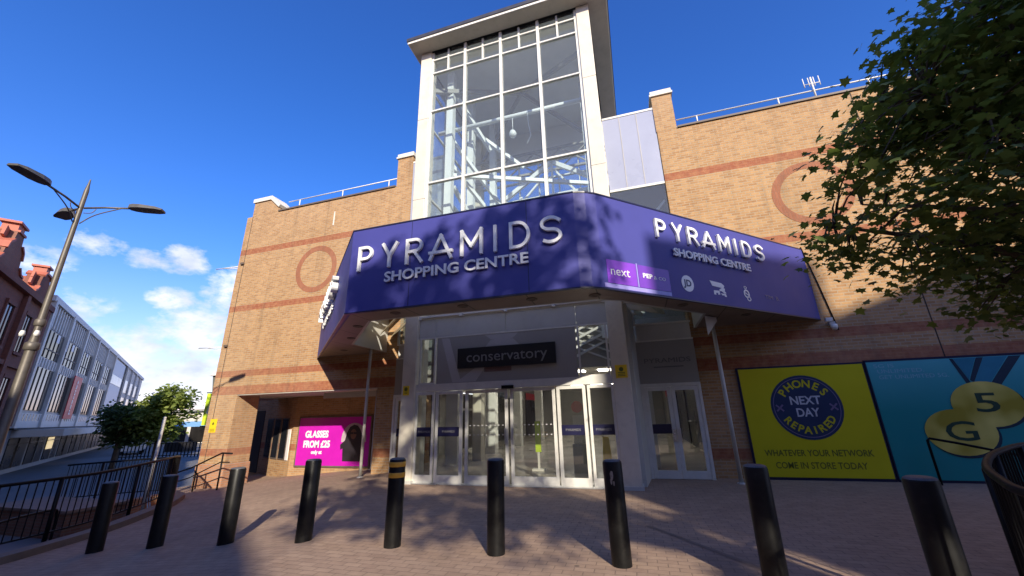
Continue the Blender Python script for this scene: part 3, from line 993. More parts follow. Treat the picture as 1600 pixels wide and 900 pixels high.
for side, x in ((1, -8.17), (-1, 2.17)):
    for k in range(5):
        y0 = 12.2 + k * 4.4
        i_ = MB(); i_.box(x, x + side * .06, y0, y0 + 3.6, .1, 2.6); so = i_.build('shop_window', SHOPD, tw)
        j = MB(); j.box(x + side * .062, x + side * .10, y0, y0 + 3.6, 2.62, 3.1); j.build('shop_sign', [RSIGN, LGREYP, NAVY, LGREYP, RSIGN][k], so)
for x in (-4.6, -3.0, -1.4):
    for y in (17.0, 21.5, 27, 33):
        i_ = MB(); i_.box(x - .45, x + .45, y - .45, y + .45, 3.66, 3.69); i_.build('ceiling_light', CEIL, tw)

i_ = MB(); i_.box(-8.17, -8.12, 16.9, 20.2, .5, 3.2); wi = i_.build('daylight_glow_panel', lamp('added daylight glow', (.93, .97, 1), 2.6), tw)  # glowing panel added to brighten the mall, standing in for daylight
i_ = MB(); i_.box(-8.119, -8.05, 18.5, 18.62, .5, 3.2); i_.box(-8.119, -8.06, 16.9, 20.2, 1.8, 1.9); i_.build('window_bar', GREYP, wi)
t = MB()
for k in range(9):
    z = 3.0 + k * .26
    t.bar((-2.2, 12.3, z), (-.5, 12.3, z + .75), .05, .07); t.bar((-2.2, 12.36, z + .75), (-.5, 12.36, z), .05, .05)
t.build('lattice_screen', WHITEW, tw)
t = MB(); t.box(-2.4, -.4, 12.5, 12.55, 2.9, 6.0); t.build('inner_wall', GREYP, tw)
# things standing inside the doors
t = thing('information_stand', 'navy information stand with red disc seen through the right sliding door', 'display stand', (-1.65, 11.6, .012))
b = MB(); b.box(-1.85, -1.45, 11.5, 11.8, .012, .75); b.build('stand_body', NAVY, t)
b = MB(); b.box(-1.82, -1.48, 11.6, 11.66, .75, 1.5); b.build('stand_board', LGREYP, t)
b = MB(); b.extr([(-1.68 + .16 * math.cos(a * .393), 1.72 + .16 * math.sin(a * .393)) for a in range(16)], 11.6, 11.64); b.build('disc', RSIGN, t)
t = thing('caution_board', 'yellow caution board standing inside behind the rightmost door panel', 'caution sign', (-.95, 11.2, .012))
b = MB(); b.extr([(-1.05, .02), (-.80, .02), (-.85, .95), (-1.0, .95)], 11.15, 11.2); b.build('front_board', YEL, t)
b = MB(); b.extr([(-1.05, .02), (-.80, .02), (-.85, .90), (-1.0, .90)], 11.36, 11.4); b.build('rear_board', YEL, t)
t = thing('wet_floor_stand', 'yellow green stand with white foot inside behind the middle doors', 'stand', (-2.9, 12.0, .012))
b = MB(); b.box(-3.02, -2.86, 12.0, 12.06, .5, 1.35); b.build('board', HIVIS, t)
b = MB(); b.box(-3.12, -2.76, 11.9, 12.15, .012, .06); b.box(-2.97, -2.91, 12.01, 12.05, .06, .5); b.build('foot', WHITE, t)

# ------------------------------------------------------------------ canopy
CZ0, CZ1 = 3.60, 5.42
cp = thing('entrance_canopy', 'violet blue three sided entrance canopy wrapped around the tower', 'canopy', (-3, 6.4, CZ0))
L1, L0 = (-5.5, 6.42), (-10.55, 11.195)
arcp = [(-.95, 6.42), (-.72, 6.43), (-.52, 6.50), (-.34, 6.62), (-.18, 6.77)]
R0 = (4.48, 11.195)
outer = [L0, L1] + arcp + [R0]
def inset(pts, d):
    out = []
    for i, p in enumerate(pts):
        a = Vector(pts[max(i - 1, 0)]); b = Vector(pts[min(i + 1, len(pts) - 1)]); c = Vector(p)
        ns = []
        for u, v in ((a, c), (c, b)):
            e = v - u
            if e.length > 1e-6:
                e.normalize(); ns.append(Vector((-e.y, e.x)))
        n = sum(ns, Vector((0, 0))).normalized()
        k = d / max(.3, n.dot(ns[0]))
        out.append((c.x + n.x * k, c.y + n.y * k))
    out[0] = (out[0][0], 11.195); out[-1] = (out[-1][0], 11.195)
    return out
innr = inset(outer, .12)
def strip(o_, i_, z0, z1):
    n = len(o_); V = []
    for (a, b), (c, d) in zip(o_, i_): V += [(a, b, z0), (a, b, z1), (c, d, z1), (c, d, z0)]
    F = [(k * 4 + j, k * 4 + (j + 1) % 4, k * 4 + 4 + (j + 1) % 4, k * 4 + 4 + j) for k in range(n - 1) for j in range(4)]
    F += [(0, 1, 2, 3), (4 * n - 4, 4 * n - 3, 4 * n - 2, 4 * n - 1)]
    return MB().add(V, F)
def front_p0(u, v, d): return (u, 6.42 - d, v)
fa = strip(outer, innr, CZ0, CZ1).build('fascia', FASC, cp)
edge_o = inset(outer, -.012)
strip(edge_o, inset(outer, .05), CZ0 - .03, CZ0 - .002).build('fascia_trim', NAVYV, fa)
strip(edge_o, inset(outer, .14), CZ1 + .002, CZ1 + .03).build('fascia_capping', NAVYV, fa)
# soffit band and white upstand round the rooflight
hole = [(-7.75, 11.19), (-7.75, 9.55), (-5.52, 7.30), (-4.6, 7.30), (-.55, 7.46), (-.1, 7.72), (.25, 8.15), (1.62, 9.55), (1.62, 11.19)]
so_out = inset(outer, .121)
V = [(x, y, CZ0 + .02) for x, y in so_out] + [(x, y, CZ0 + .02) for x, y in hole]
V2 = [(x, y, CZ0 + .06) for x, y, z in V]
n = len(so_out)
# pair up outer and inner loops
pairs = [(0, n), (0, n + 1), (1, n + 2), (1, n + 3), (2, n + 4), (4, n + 4), (5, n + 5), (6, n + 6), (7, n + 7), (7, n + 8)]
F = []
for (a, b), (c, d) in zip(pairs, pairs[1:]):
    f = []
    for i in (a, c, d, b):
        if i not in f: f.append(i)
    if len(f) > 2: F.append(tuple(f))
sf = MB(); sf.add(V, F); sf.build('soffit', SOFF, cp, recalc=False)
up = strip(hole, inset(hole, -.06), CZ0 + .018, CZ1 - .1)
up.build('rooflight_upstand', LGREYP, cp)
rfm = MB(); rfm.add([(x, y, CZ1 - .08) for x, y in so_out] + [(x, y, CZ1 - .08) for x, y in hole], F); rfm.build('canopy_roof', COPEG, cp, recalc=False)
# rooflight glazing bars and glass
gb = MB()
for i in range(11):
    x = -7.6 + i * .92
    ylo = 7.35 if -5.5 < x < -.5 else (7.35 + abs(x + 5.5 if x < -3 else x + .4) * 1.0)
    yhi = 11.15 if x < TX0 - .05 or x > TX1 + .05 else TY - .04
    if yhi - ylo > .3: gb.box(x - .035, x + .035, ylo, yhi, CZ1 - .16, CZ1 - .07)
for y in (8.4, 9.2, 10.2):
    a = -7.7 if y > 9.4 else -5.5 - (y - 7.3)
    b = 1.6 if y > 9.4 else -.45 + (y - 7.45)
    if y < TY: gb.box(a, b, y - .03, y + .03, CZ1 - .158, CZ1 - .072)
    else:
        gb.box(a, TX0 - .03, y - .03, y + .03, CZ1 - .158, CZ1 - .072); gb.box(TX1 + .03, b, y - .03, y + .03, CZ1 - .158, CZ1 - .072)
gb.build('rooflight_bar', WHITE, cp)
for sx in (-1, 1):
    t = MB()
    for k in range(6):
        d0 = .35 + k * .42                                            # blades parallel to the sloping canopy side
        ax, ay, bx2, by2 = -7.72, 9.6 + d0 * 1.35, -5.98, 7.86 + d0 * 1.35
        if ay > 11.1: ax, ay = ax + (ay - 11.1), 11.1
        P_ = [(ax, ay, 4.05), (bx2, by2, 4.05), (bx2 + .12, by2 + .14, 4.32), (ax + .12, ay + .14, 4.32)]
        if sx > 0: P_ = [(-6.06 - x, y + .05, z) for x, y, z in P_]
        t.add(P_, [(0, 1, 2, 3)]); t.add([(x + .015 * -sx, y + .02, z) for x, y, z in P_], [(3, 2, 1, 0)])
    t.build('louvre_blade', plain('timber louvre', (.55, .46, .30), .55, var=.15), cp, recalc=False)
for k_, pl in enumerate(([(-7.75, 11.19), (-7.75, 9.55), (-6.75, 8.54), (-6.75, 11.19)], [(1.62, 11.19), (.62, 11.19), (.62, 8.54), (1.62, 9.55)])):
    t = MB(); t.prism(pl, CZ1 - .06, CZ1 - .03); t.build('canopy_roof', COPEG, cp)
# joints between the fascia sheets
t = MB()
for P_, u in ((front_p0, -4.05), (front_p0, -1.62)):
    t.add([P_(u - .006, CZ0 + .01, .002), P_(u + .006, CZ0 + .01, .002), P_(u + .006, CZ1 - .01, .002), P_(u - .006, CZ1 - .01, .002)], [(0, 1, 2, 3)])
t.build('fascia_joint', NAVYV, fa, recalc=False)
# downlights in the soffit
for x, y in ((-8.7, 10.3), (-7.2, 8.75), (-6.1, 7.6), (-4.6, 6.85), (-3.1, 6.88), (-1.7, 6.92), (-.55, 7.1), (1.1, 8.5), (2.6, 10.0)):
    d = MB(); d.lathe([(.11, CZ0 + .019), (.11, CZ0 + .005), (.07, CZ0 + .004), (.065, CZ0 + .014), (.0, CZ0 + .015)], 14, (x, y)); d.build('downlight', COPE, cp)
for x in (-7.85, 1.95):
    t = MB(); t.tube([(x, 10.5, gz(x, 10.5)), (x, 10.5, CZ0 + .02)], .045, 10); po = t.build('support_pole', POLEW, cp)
    t = MB(); t.lathe([(.09, gz(x, 10.5)), (.09, gz(x, 10.5) + .02), (.05, gz(x, 10.5) + .03)], 12, (x, 10.5)); t.build('pole_foot', POLEW, po)
t = MB(); t.add([(1.66, 9.62, 3.59), (1.95, 9.92, 3.59), (1.95, 10.4, 3.59), (1.66, 9.62, 3.14), (1.95, 9.92, 3.5), (1.95, 10.4, 3.5)], [(0, 1, 2), (3, 5, 4), (0, 3, 4, 1), (1, 4, 5, 2), (2, 5, 3, 0)]); t.build('corner_gusset', WHITE, cp)

# ------------------------------------------------------------------ signs on the canopy
def front_p(u, v, d): return (u, 6.42 - d, v)
dR = Vector((R0[0] - arcp[-1][0], R0[1] - arcp[-1][1])).normalized(); nR = Vector((dR.y, -dR.x))
R_O = Vector((-.25, 6.70))
R_O = Vector(arcp[-1]) + dR * ((R_O - Vector(arcp[-1])).dot(dR))
def right_p(u, v, d): p = R_O + dR * u + nR * d; return (p.x, p.y, v)
dL = Vector((L1[0] - L0[0], L1[1] - L0[1])).normalized(); nL = Vector((dL.y, -dL.x))
def left_p(u, v, d): p = Vector(L0) + dL * u + nL * d; return (p.x, p.y, v)

def word_sign(nm, label, P, letters, z0, h, t, depth, sub, subx0, subx1, subz, subh, dirU, loc):
    s = thing(nm, label, 'sign', loc)
    for ch, x0, w in letters:
        letter_mb(ch, x0 + t / 2, z0 + t / 2, w - t, h - t, t, depth, P).build('letter', LETW, s)
    m_ = MB(); o = P((subx0 + subx1) / 2, subz, .04)
    put_text(m_, sub, subh / .72, .03, o, dirU, (0, 0, 1), bold=.006, width=subx1 - subx0)
    m_.build('small_lettering', LETW, s)
    return s
FR = [('P', -5.27, .35), ('Y', -4.70, .37), ('R', -4.14, .39), ('A', -3.61, .50), ('M', -2.94, .46), ('I', -2.26, .08), ('D', -1.95, .40), ('S', -1.37, .41)]
word_sign('canopy_sign', 'large white PYRAMIDS SHOPPING CENTRE letters on the front of the canopy', front_p, FR, 4.45, .545, .060, .065, 'SHOPPING CENTRE', -4.60, -1.60, 4.235, .21, (1, 0, 0), (-3.1, 6.4, 4.2))
k = 3.42 / 4.30
RT = [(c, 1.28 + (x + 5.27) * k, w * k) for c, x, w in FR]
word_sign('canopy_sign', 'white PYRAMIDS SHOPPING CENTRE letters on the right sloping canopy face', right_p, RT, 4.80, .40, .056, .06, 'SHOPPING CENTRE', 1.69, 4.08, 4.545, .165, (dR.x, dR.y, 0), (2, 9, 4.5))
LT = [(c, .9 + (x + 5.27) * .93, w * .93) for c, x, w in FR]
word_sign('canopy_sign', 'white letters seen edge on along the left canopy face', left_p, LT, 4.66, .44, .07, .16, 'SHOPPING CENTRE', 1.5, 4.3, 4.4, .18, (dL.x, dL.y, 0), (-8, 8.6, 4.5))

def decal(mb, P, pts, d0=.003, d1=.006):
    n = len(pts)
    vs = [P(u, v, d1) for u, v in pts] + [P(u, v, d0) for u, v in pts]
    mb.add(vs, [tuple(range(n)), tuple(range(2 * n - 1, n - 1, -1))] + [(i, n + i, n + (i + 1) % n, (i + 1) % n) for i in range(n)])
U3 = (dR.x, dR.y, 0)
sg = thing('shop_logo_sign', 'bright purple next logo tile at the corner of the right canopy face', 'sign', (0, 7, 3.7))
m_ = MB(); decal(m_, right_p, [(-.02, 3.70), (.66, 3.70), (.66, 4.14), (-.02, 4.14)]); m_.build('tile', PURP, sg)
m_ = MB(); put_text(m_, 'next', .24, .004, right_p(.27, 3.93, .009), U3, (0, 0, 1), width=.44); m_.build('logo_lettering', LETW, sg)
sg = thing('shop_logo_sign', 'purple tile with small pep and co lettering next to the next tile', 'sign', (.6, 7.6, 3.7))
m_ = MB(); decal(m_, right_p, [(.71, 3.70), (1.50, 3.70), (1.50, 4.14), (.71, 4.14)]); m_.build('tile', plain('deep purple tile', (.16, .045, .42), .25, var=.08), sg)
m_ = MB(); put_text(m_, 'PEP', .12, .004, right_p(.93, 3.94, .009), U3, (0, 0, 1), bold=.004, width=.24); put_text(m_, '& CO', .09, .004, right_p(1.24, 3.93, .009), U3, (0, 0, 1), width=.3); m_.build('logo_lettering', LETW, sg)
m_ = MB(); decal(m_, right_p, [(-.1, 3.615), (1.5, 3.615), (1.5, 3.69), (-.1, 3.69)]); decal(m_, right_p, [(.672, 3.70), (.70, 3.70), (.70, 4.16), (.672, 4.16)]); m_.build('logo_strip', PALEP, sg)
sg = thing('shop_logo_sign', 'round white JD logo under the right canopy lettering', 'sign', (1.2, 8.1, 3.9))
m_ = MB(); decal(m_, right_p, [(1.99 + .17 * math.cos(a * math.pi / 12), 3.935 + .17 * math.sin(a * math.pi / 12)) for a in range(24)]); m_.build('roundel', LETW, sg)
m_ = MB(); put_text(m_, 'JD', .19, .003, right_p(1.99, 3.935, .009), U3, (0, 0, 1), bold=.006, width=.22); m_.build('logo_lettering', NAVY, sg)
sg = thing('shop_logo_sign', 'white running animal shaped logo between round logo and oval logo', 'sign', (1.9, 8.8, 3.9))
m_ = MB()
decal(m_, right_p, [(2.66, 4.09), (3.02, 4.07), (3.10, 4.02), (3.06, 3.96), (2.72, 3.98), (2.70, 4.02)])
decal(m_, right_p, [(3.00, 3.965), (3.10, 3.96), (3.08, 3.90), (3.12, 3.86), (3.06, 3.85), (2.98, 3.89), (2.92, 3.885), (2.92, 3.92)], .004, .007)
decal(m_, right_p, [(2.74, 3.885), (2.91, 3.895), (2.92, 3.81), (2.86, 3.80), (2.85, 3.84), (2.80, 3.84), (2.79, 3.79), (2.73, 3.80)])
decal(m_, right_p, [(2.94, 3.84), (3.10, 3.845), (3.12, 3.78), (3.06, 3.78), (3.04, 3.81), (2.99, 3.80)])
m_.build('emblem', LETW, sg)
sg = thing('shop_logo_sign', 'white oval scribbled logo near the right end of the canopy', 'sign', (2.6, 9.5, 3.9))
m_ = MB()
for (uc, vc, ru, rv) in ((3.80, 4.07, .05, .035), (3.81, 3.93, .10, .10), (3.86, 3.82, .07, .055)):
    n = 16; o_ = [(uc + ru * math.cos(a * 2 * math.pi / n), vc + rv * math.sin(a * 2 * math.pi / n)) for a in range(n)]
    for i in range(n):
        a, b = o_[i], o_[(i + 1) % n]
        c_, d_ = (uc + (a[0] - uc) * .6, vc + (a[1] - vc) * .6), (uc + (b[0] - uc) * .6, vc + (b[1] - vc) * .6)
        decal(m_, right_p, [a, b, d_, c_])
decal(m_, right_p, [(3.72, 3.98), (3.90, 3.90), (3.90, 3.87), (3.72, 3.95)], .004, .008)
m_.build('emblem', LETW, sg)
sg = thing('shop_logo_sign', 'thin grey TIM B lettering at the right end of the canopy', 'sign', (3.2, 10.1, 3.9))
m_ = MB(); put_text(m_, 'TIM  B.', .13, .003, right_p(4.72, 3.93, .006), U3, (0, 0, 1), width=.52); m_.build('logo_lettering', plain('dim violet letter', (.22, .2, .3), .4), sg)

# ------------------------------------------------------------------ other signs and notices
sg = thing('shop_sign', 'black conservatory sign board above the sliding doors', 'sign', (-3.05, DY, 2.7))
m_ = MB(); m_.box(-4.36, -1.78, DY - .05, DY + .004, 2.715, 3.225); m_.build('board', BLKS, sg)
m_ = MB(); put_text(m_, 'conservatory', .37, .012, (-3.05, DY - .056, 2.975), (1, 0, 0), (0, 0, 1), width=2.12); m_.build('lettering', LETG, sg)
sg = thing('panel_sign', 'faint grey PYRAMIDS lettering on the panel above the side door', 'sign', (.8, SY, 2.8))
m_ = MB(); put_text(m_, 'PYRAMIDS', .17, .006, (.82, SY - .006, 2.79), (1, 0, 0), (0, 0, 1), width=1.12); m_.build('lettering', LETD, sg)
m_ = MB(); m_.box(.48, 1.20, SY - .008, SY - .002, 2.615, 2.645); m_.build('underline', LETD, sg)
def notice(lbl, x0, x1, z0, z1, y):
    s = thing('notice', lbl, 'notice', ((x0 + x1) / 2, y, z0), 'yellow notices')
    m_ = MB(); m_.box(x0, x1, y - .012, y - .001, z0, z1); m_.build('sheet', YEL, s)
    m_ = MB(); m_.lathe([(.035, 0), (.035, .002), (.0, .002)], 12); 
    mx, mz = (x0 + x1) / 2, z0 + (z1 - z0) * .66
    m2 = MB(); m2.extr([(mx + .05 * math.cos(a * .5236), mz + .05 * math.sin(a * .5236)) for a in range(12)], y - .015, y - .0125)
    for kk in range(3): m2.box(x0 + .05, x1 - .05, y - .015, y - .0125, z0 + .04 + kk * .035, z0 + .055 + kk * .035)
    m2.build('symbol', OLIVE, s)
notice('yellow notice on the right white entrance column', -.42, -.16, 2.28, 2.57, TY)
notice('yellow notice on the left white entrance column', -5.88, -5.70, 2.10, 2.34, TY)
notice('yellow notice on the sunlit brick corner pier', -14.98, -14.66, 1.20, 1.66, FY - .003)

# magenta poster
PY = 13.4
sg = thing('poster', 'magenta glasses poster with a dark haired woman in the arcade', 'poster', (-11.3, PY, -.1))
m_ = MB(); m_.box(-13.06, -9.64, PY - .05, PY - .001, -.17, 1.68); m_.build('frame', COPE, sg)
m_ = MB(); m_.box(-13.0, -9.70, PY - .056, PY - .0505, -.11, 1.62); m_.build('print', MAG, sg)
m_ = MB(); put_text(m_, 'GLASSES', .33, .004, (-12.12, PY - .060, 1.00), (1, 0, 0), (0, 0, 1), bold=.016, width=1.1); put_text(m_, 'FROM £25', .33, .004, (-12.08, PY - .060, .64), (1, 0, 0), (0, 0, 1), bold=.016, width=1.25); put_text(m_, 'only at', .18, .004, (-12.05, PY - .060, .36), (1, 0, 0), (0, 0, 1), bold=.008); m_.build('lettering', PAPER, sg)
def ell(cx, cz, rx, rz, n=24): return [(cx + rx * math.cos(2 * math.pi * a / n), cz + rz * math.sin(2 * math.pi * a / n)) for a in range(n)]
m_ = MB(); m_.extr([(-10.95, .72)] + [(-10.4 + .55 * math.cos(rad(180 - a * 9)), .85 + .55 * math.sin(rad(180 - a * 9))) for a in range(21)] + [(-9.85, .72)], PY - .0595, PY - .0565); m_.build('halo_print', PGREY, sg)
m_ = MB()
m_.extr([(-10.82, .05), (-9.95, .05), (-9.9, .55), (-10.0, .85), (-10.12, 1.15), (-10.25, 1.30), (-10.42, 1.34), (-10.6, 1.26), (-10.72, 1.05), (-10.78, .78), (-10.98, .62), (-10.95, .45), (-10.86, .5)], PY - .064, PY - .060)
m_.build('hair_print', PBLK, sg)
m_ = MB(); m_.extr(ell(-10.42, 1.0, .13, .18), PY - .0675, PY - .0645); m_.build('face_print', SKIN, sg)
m_ = MB(); m_.box(-10.56, -10.43, PY - .0705, PY - .068, 1.0, 1.07); m_.box(-10.41, -10.28, PY - .0705, PY - .068, 1.0, 1.07); m_.build('glasses_print', PBLK, sg)

# lime phone repair poster
PY2 = FY - .006
sg = thing('poster', 'lime yellow phones repaired next day poster on the right wall', 'poster', (3.7, PY2, 0))
m_ = MB(); m_.box(2.40, 5.05, PY2 - .04, PY2, .0, 2.52); m_.build('frame', NAVYV, sg)
m_ = MB(); m_.box(2.45, 5.02, PY2 - .046, PY2 - .0405, .06, 2.48); m_.build('print', LIME, sg)
yy = PY2 - .047
cx, cz, R_ = 3.72, 1.56, .72
m_ = MB(); m_.extr(ell(cx, cz, R_, R_, 40), yy - .003, yy); m_.build('roundel_print', NAVY, sg)
m_ = MB(); n = 40
for i in range(n):
    a, b = 2 * math.pi * i / n, 2 * math.pi * (i + 1) / n
    m_.extr([(cx + r_ * math.cos(t_), cz + r_ * math.sin(t_)) for r_, t_ in ((.655, a), (.67, a), (.67, b), (.655, b))], yy - .0055, yy - .0032)
m_.build('roundel_ring', LILAC, sg)
m_ = MB()
def arctext(mb, txt, R, a0, a1, top, size):
    n = len(txt)
    for i, ch in enumerate(txt):
        a = rad(a0 + (a1 - a0) * i / (n - 1))
        o = (cx + R * math.cos(a), yy - .0045, cz + R * math.sin(a))
        t_ = a - math.pi / 2 if top else a + math.pi / 2
        put_text(mb, ch, size, .002, o, (math.cos(t_), 0, math.sin(t_)), (-math.sin(t_), 0, math.cos(t_)), bold=.006)
arctext(m_, 'PHONES', .52, 142, 38, True, .24); arctext(m_, 'REPAIRED', .52, 214, 326, False, .22)
m_.build('arched_lettering', LIME, sg)
m_ = MB(); put_text(m_, 'NEXT', .26, .002, (cx, yy - .0045, cz + .14), (1, 0, 0), (0, 0, 1), bold=.006, width=.62); put_text(m_, 'DAY', .26, .002, (cx, yy - .0045, cz - .13), (1, 0, 0), (0, 0, 1), bold=.006, width=.46); m_.build('centre_lettering', plain('pale print letter', (.55, .58, .62), .4), sg)
m_ = MB()
for s_ in (-1, 1):
    for d_ in (-1, 1):
        m_.bar((cx + s_ * .54 - .07, yy - .006, cz - .01 - d_ * .07), (cx + s_ * .54 + .07, yy - .006, cz - .01 + d_ * .07), .004, .035)
m_.build('tool_print', LILAC, sg)
m_ = MB(); put_text(m_, 'WHATEVER YOUR NETWORK', .19, .002, (3.72, yy - .001, .56), (1, 0, 0), (0, 0, 1), width=2.1, bold=.003); put_text(m_, 'COME IN STORE TODAY', .19, .002, (3.72, yy - .001, .30), (1, 0, 0), (0, 0, 1), width=1.75, bold=.003); m_.build('lettering', OLIVE, sg)

# teal medal poster
sg = thing('poster', 'teal poster with two gold 5G medal discs on the right wall', 'poster', (6.4, PY2, 0))
m_ = MB(); m_.box(5.07, 7.95, PY2 - .04, PY2, .0, 2.55); m_.build('frame', NAVYV, sg)
m_ = MB(); m_.box(5.10, 7.90, PY2 - .046, PY2 - .0405, .05, 2.50); m_.build('print', TEAL, sg)
m_ = MB(); m_.extr([(6.62, 2.49), (6.68, 2.49), (6.86, 1.92), (6.78, 1.92)], yy - .004, yy); m_.extr([(7.62, 2.49), (7.82, 2.49), (7.22, 1.78), (7.10, 1.86)], yy - .004, yy); m_.extr([(7.08, 2.49), (7.20, 2.49), (6.90, 1.98), (6.84, 2.02)], yy - .005, yy - .001); m_.build('ribbon_edge', TEALD, sg)
m_ = MB(); m_.extr([(6.69, 2.49), (7.07, 2.49), (6.83, 2.04)], yy - .003, yy); m_.extr([(7.21, 2.49), (7.60, 2.49), (7.08, 1.86), (6.86, 1.98)], yy - .003, yy); m_.build('ribbon_print', TEALR, sg)
m_ = MB(); m_.extr(ell(7.02, 1.49, .60, .46, 32), yy - .006, yy - .0045); m_.extr(ell(6.42, .93, .60, .46, 32), yy - .0065, yy - .005); m_.build('medal_shadow', TEALD, sg)
m_ = MB(); m_.extr(ell(6.98, 1.53, .60, .46, 32), yy - .010, yy - .0075); m_.extr(ell(6.38, .98, .60, .46, 32), yy - .0115, yy - .0085); m_.build('medal_print', MEDAL, sg)
m_ = MB(); put_text(m_, '5', .55, .002, (6.98, yy - .0135, 1.54), (1, 0, 0), (0, 0, 1), width=.40, bold=.004); put_text(m_, 'G', .55, .002, (6.40, yy - .0135, .98), (1, 0, 0), (0, 0, 1), width=.52, bold=.004); m_.build('medal_lettering', plain('dark green print', (.012, .05, .03), .4), sg)
m_ = MB()
for tx, zz, w_ in (('5G IS', 2.40, .38), ('UNLIMITED.', 2.28, .85), ('GET UNLIMITED 5G.', 2.15, 1.25)): put_text(m_, tx, .12, .002, (5.22 + w_ / 2 + (.0 if zz > 2.3 else .05), yy - .001, zz), (1, 0, 0), (0, 0, 1), width=w_)
m_.build('lettering', CYANT, sg)

# camera, lantern, banner and brackets
t = thing('security_camera', 'small white security camera on the wall under the right canopy end', 'camera', (4.7, FY, 3.45))
m_ = MB(); m_.box(4.6, 4.72, FY - .10, FY - .001, 3.42, 3.50); m_.build('bracket', LGREYP, t)
m_ = MB(); m_.lathe([(.0, 3.28), (.05, 3.30), (.07, 3.36), (.07, 3.42)], 14, (4.66, FY - .14)); m_.build('dome', WHITE, t)
m_ = MB(); m_.box(4.50, 4.64, FY - .22, FY - .14, 3.50, 3.58); m_.build('camera_body', WHITE, t)
t = thing('roof_antenna', 'small white antenna standing on the right roof edge', 'antenna', (6.0, 11.55, 10.2))
m_ = MB(); m_.tube([(6.0, 11.55, 10.2), (6.0, 11.55, 10.95)], .025, 6); m_.build('mast', WHITE, t)
m_ = MB()
for dx in (-.2, -.07, .07, .2): m_.tube([(6.0 + dx, 11.55, 10.62), (6.0 + dx, 11.55, 10.95)], .014, 5)
m_.tube([(5.8, 11.55, 10.72), (6.2, 11.55, 10.72)], .014, 5); m_.build('element', WHITE, t)
t = thing('wall_lantern', 'tall white wall lantern on the far left building corner', 'lantern', (-15.4, FY + .3, 2.6))
m_ = MB(); m_.add([(-15.46, FY + .2, 2.55), (-15.36, FY + .2, 2.55), (-15.36, FY + .32, 2.55), (-15.46, FY + .32, 2.55), (-15.53, FY + .14, 3.25), (-15.29, FY + .14, 3.25), (-15.29, FY + .38, 3.25), (-15.53, FY + .38, 3.25)], [(0, 3, 2, 1), (4, 5, 6, 7), (0, 1, 5, 4), (1, 2, 6, 5), (2, 3, 7, 6), (3, 0, 4, 7)]); m_.build('lantern_body', plain('lantern dark', (.16, .17, .16), .4), t)
m_ = MB(); m_.add([(-15.62, FY + .05, 3.25), (-15.2, FY + .05, 3.25), (-15.2, FY + .47, 3.25), (-15.62, FY + .47, 3.25), (-15.41, FY + .26, 3.5)], [(3, 2, 1, 0), (0, 1, 4), (1, 2, 4), (2, 3, 4), (3, 0, 4)]); m_.build('lantern_cap', WHITE, t)
m_ = MB(); m_.tube([(-15.2, FY + .26, 2.7), (-15.4, FY + .26, 2.7)], .03, 6); m_.tube([(-15.2, FY + .26, 3.2), (-15.4, FY + .26, 3.2)], .03, 6); m_.build('bracket', BLKM, t)
t = thing('hanging_banner', 'lime green and white banner projecting from the left building corner', 'banner', (-15.6, FY + .4, 1.4))
m_ = MB(); m_.box(-15.98, -15.42, FY + .40, FY + .42, 1.45, 2.62); m_.build('cloth', LIMEB, t)
m_ = MB(); m_.extr([(-15.86, 1.9), (-15.6, 1.75), (-15.5, 2.3), (-15.7, 2.35)], FY + .392, FY + .399); m_.build('print', PALEB, t)
m_ = MB(); m_.tube([(-15.2, FY + .41, 2.65), (-16.02, FY + .41, 2.65)], .02, 6); m_.tube([(-15.2, FY + .41, 1.42), (-16.02, FY + .41, 1.42)], .02, 6); m_.build('bracket', BLKM, t)
for zz, lb in ((7.75, 'upper white light bracket on the left edge of the brick wall'), (4.35, 'lower white light bracket on the left edge of the brick wall')):
    t = thing('wall_bracket', lb, 'bracket', (-15.2, FY + .2, zz), 'white brackets on the wall edge')
    m_ = MB(); m_.tube([(-15.2, FY + .2, zz), (-16.7, FY + .2, zz + .06)], .02, 6); m_.tube([(-15.2, FY + .2, zz - .12), (-16.2, FY + .2, zz + .02)], .014, 6); m_.build('arm', WHITE, t)
    m_ = MB(); m_.box(-15.0, -14.86, FY - .08, FY - .005, zz - .05, zz + .03); m_.build('fixing_plate', COPE, t)

# ------------------------------------------------------------------ bollards
BPOS = [(-8.66, 5.0, 'black bollard nearest the curved railing on the left', 0), (-7.52, 5.13, 'second black bollard from the curved railing', 0), (-6.07, 5.12, 'black bollard in front of the brick corner pier', 0),
        (-4.6, 5.05, 'black bollard in front of the magenta poster', 0), (-3.19, 5.03, 'black bollard with two amber bands', 1), (-1.80, 5.05, 'black bollard in front of the middle sliding doors', 0),
        (-.36, 5.0, 'black bollard with a worn patch in front of the right entrance column', 2), (1.0, 4.66, 'black bollard in front of the lime poster edge', 0), (1.97, 4.02, 'rightmost black bollard in front of the lime and teal posters', 0)]
BH, BR = 1.03, .107
def bollard_proto():
    t = thing('bollard', 'x', 'bollard', (0, 0, 0), 'black bollards across the entrance')
    m_ = MB(); m_.lathe([(BR, -.05), (BR, BH - .03), (BR - .006, BH - .012)], 28); m_.build('post', BLACK, t, recalc=False)
    m_ = MB(); m_.lathe([(BR - .006, BH - .0125), (BR - .012, BH - .004), (BR - .03, BH + .004), (.0, BH + .010)], 28); m_.build('cap', BLKW, t, recalc=False)
    return t
proto = bollard_proto()
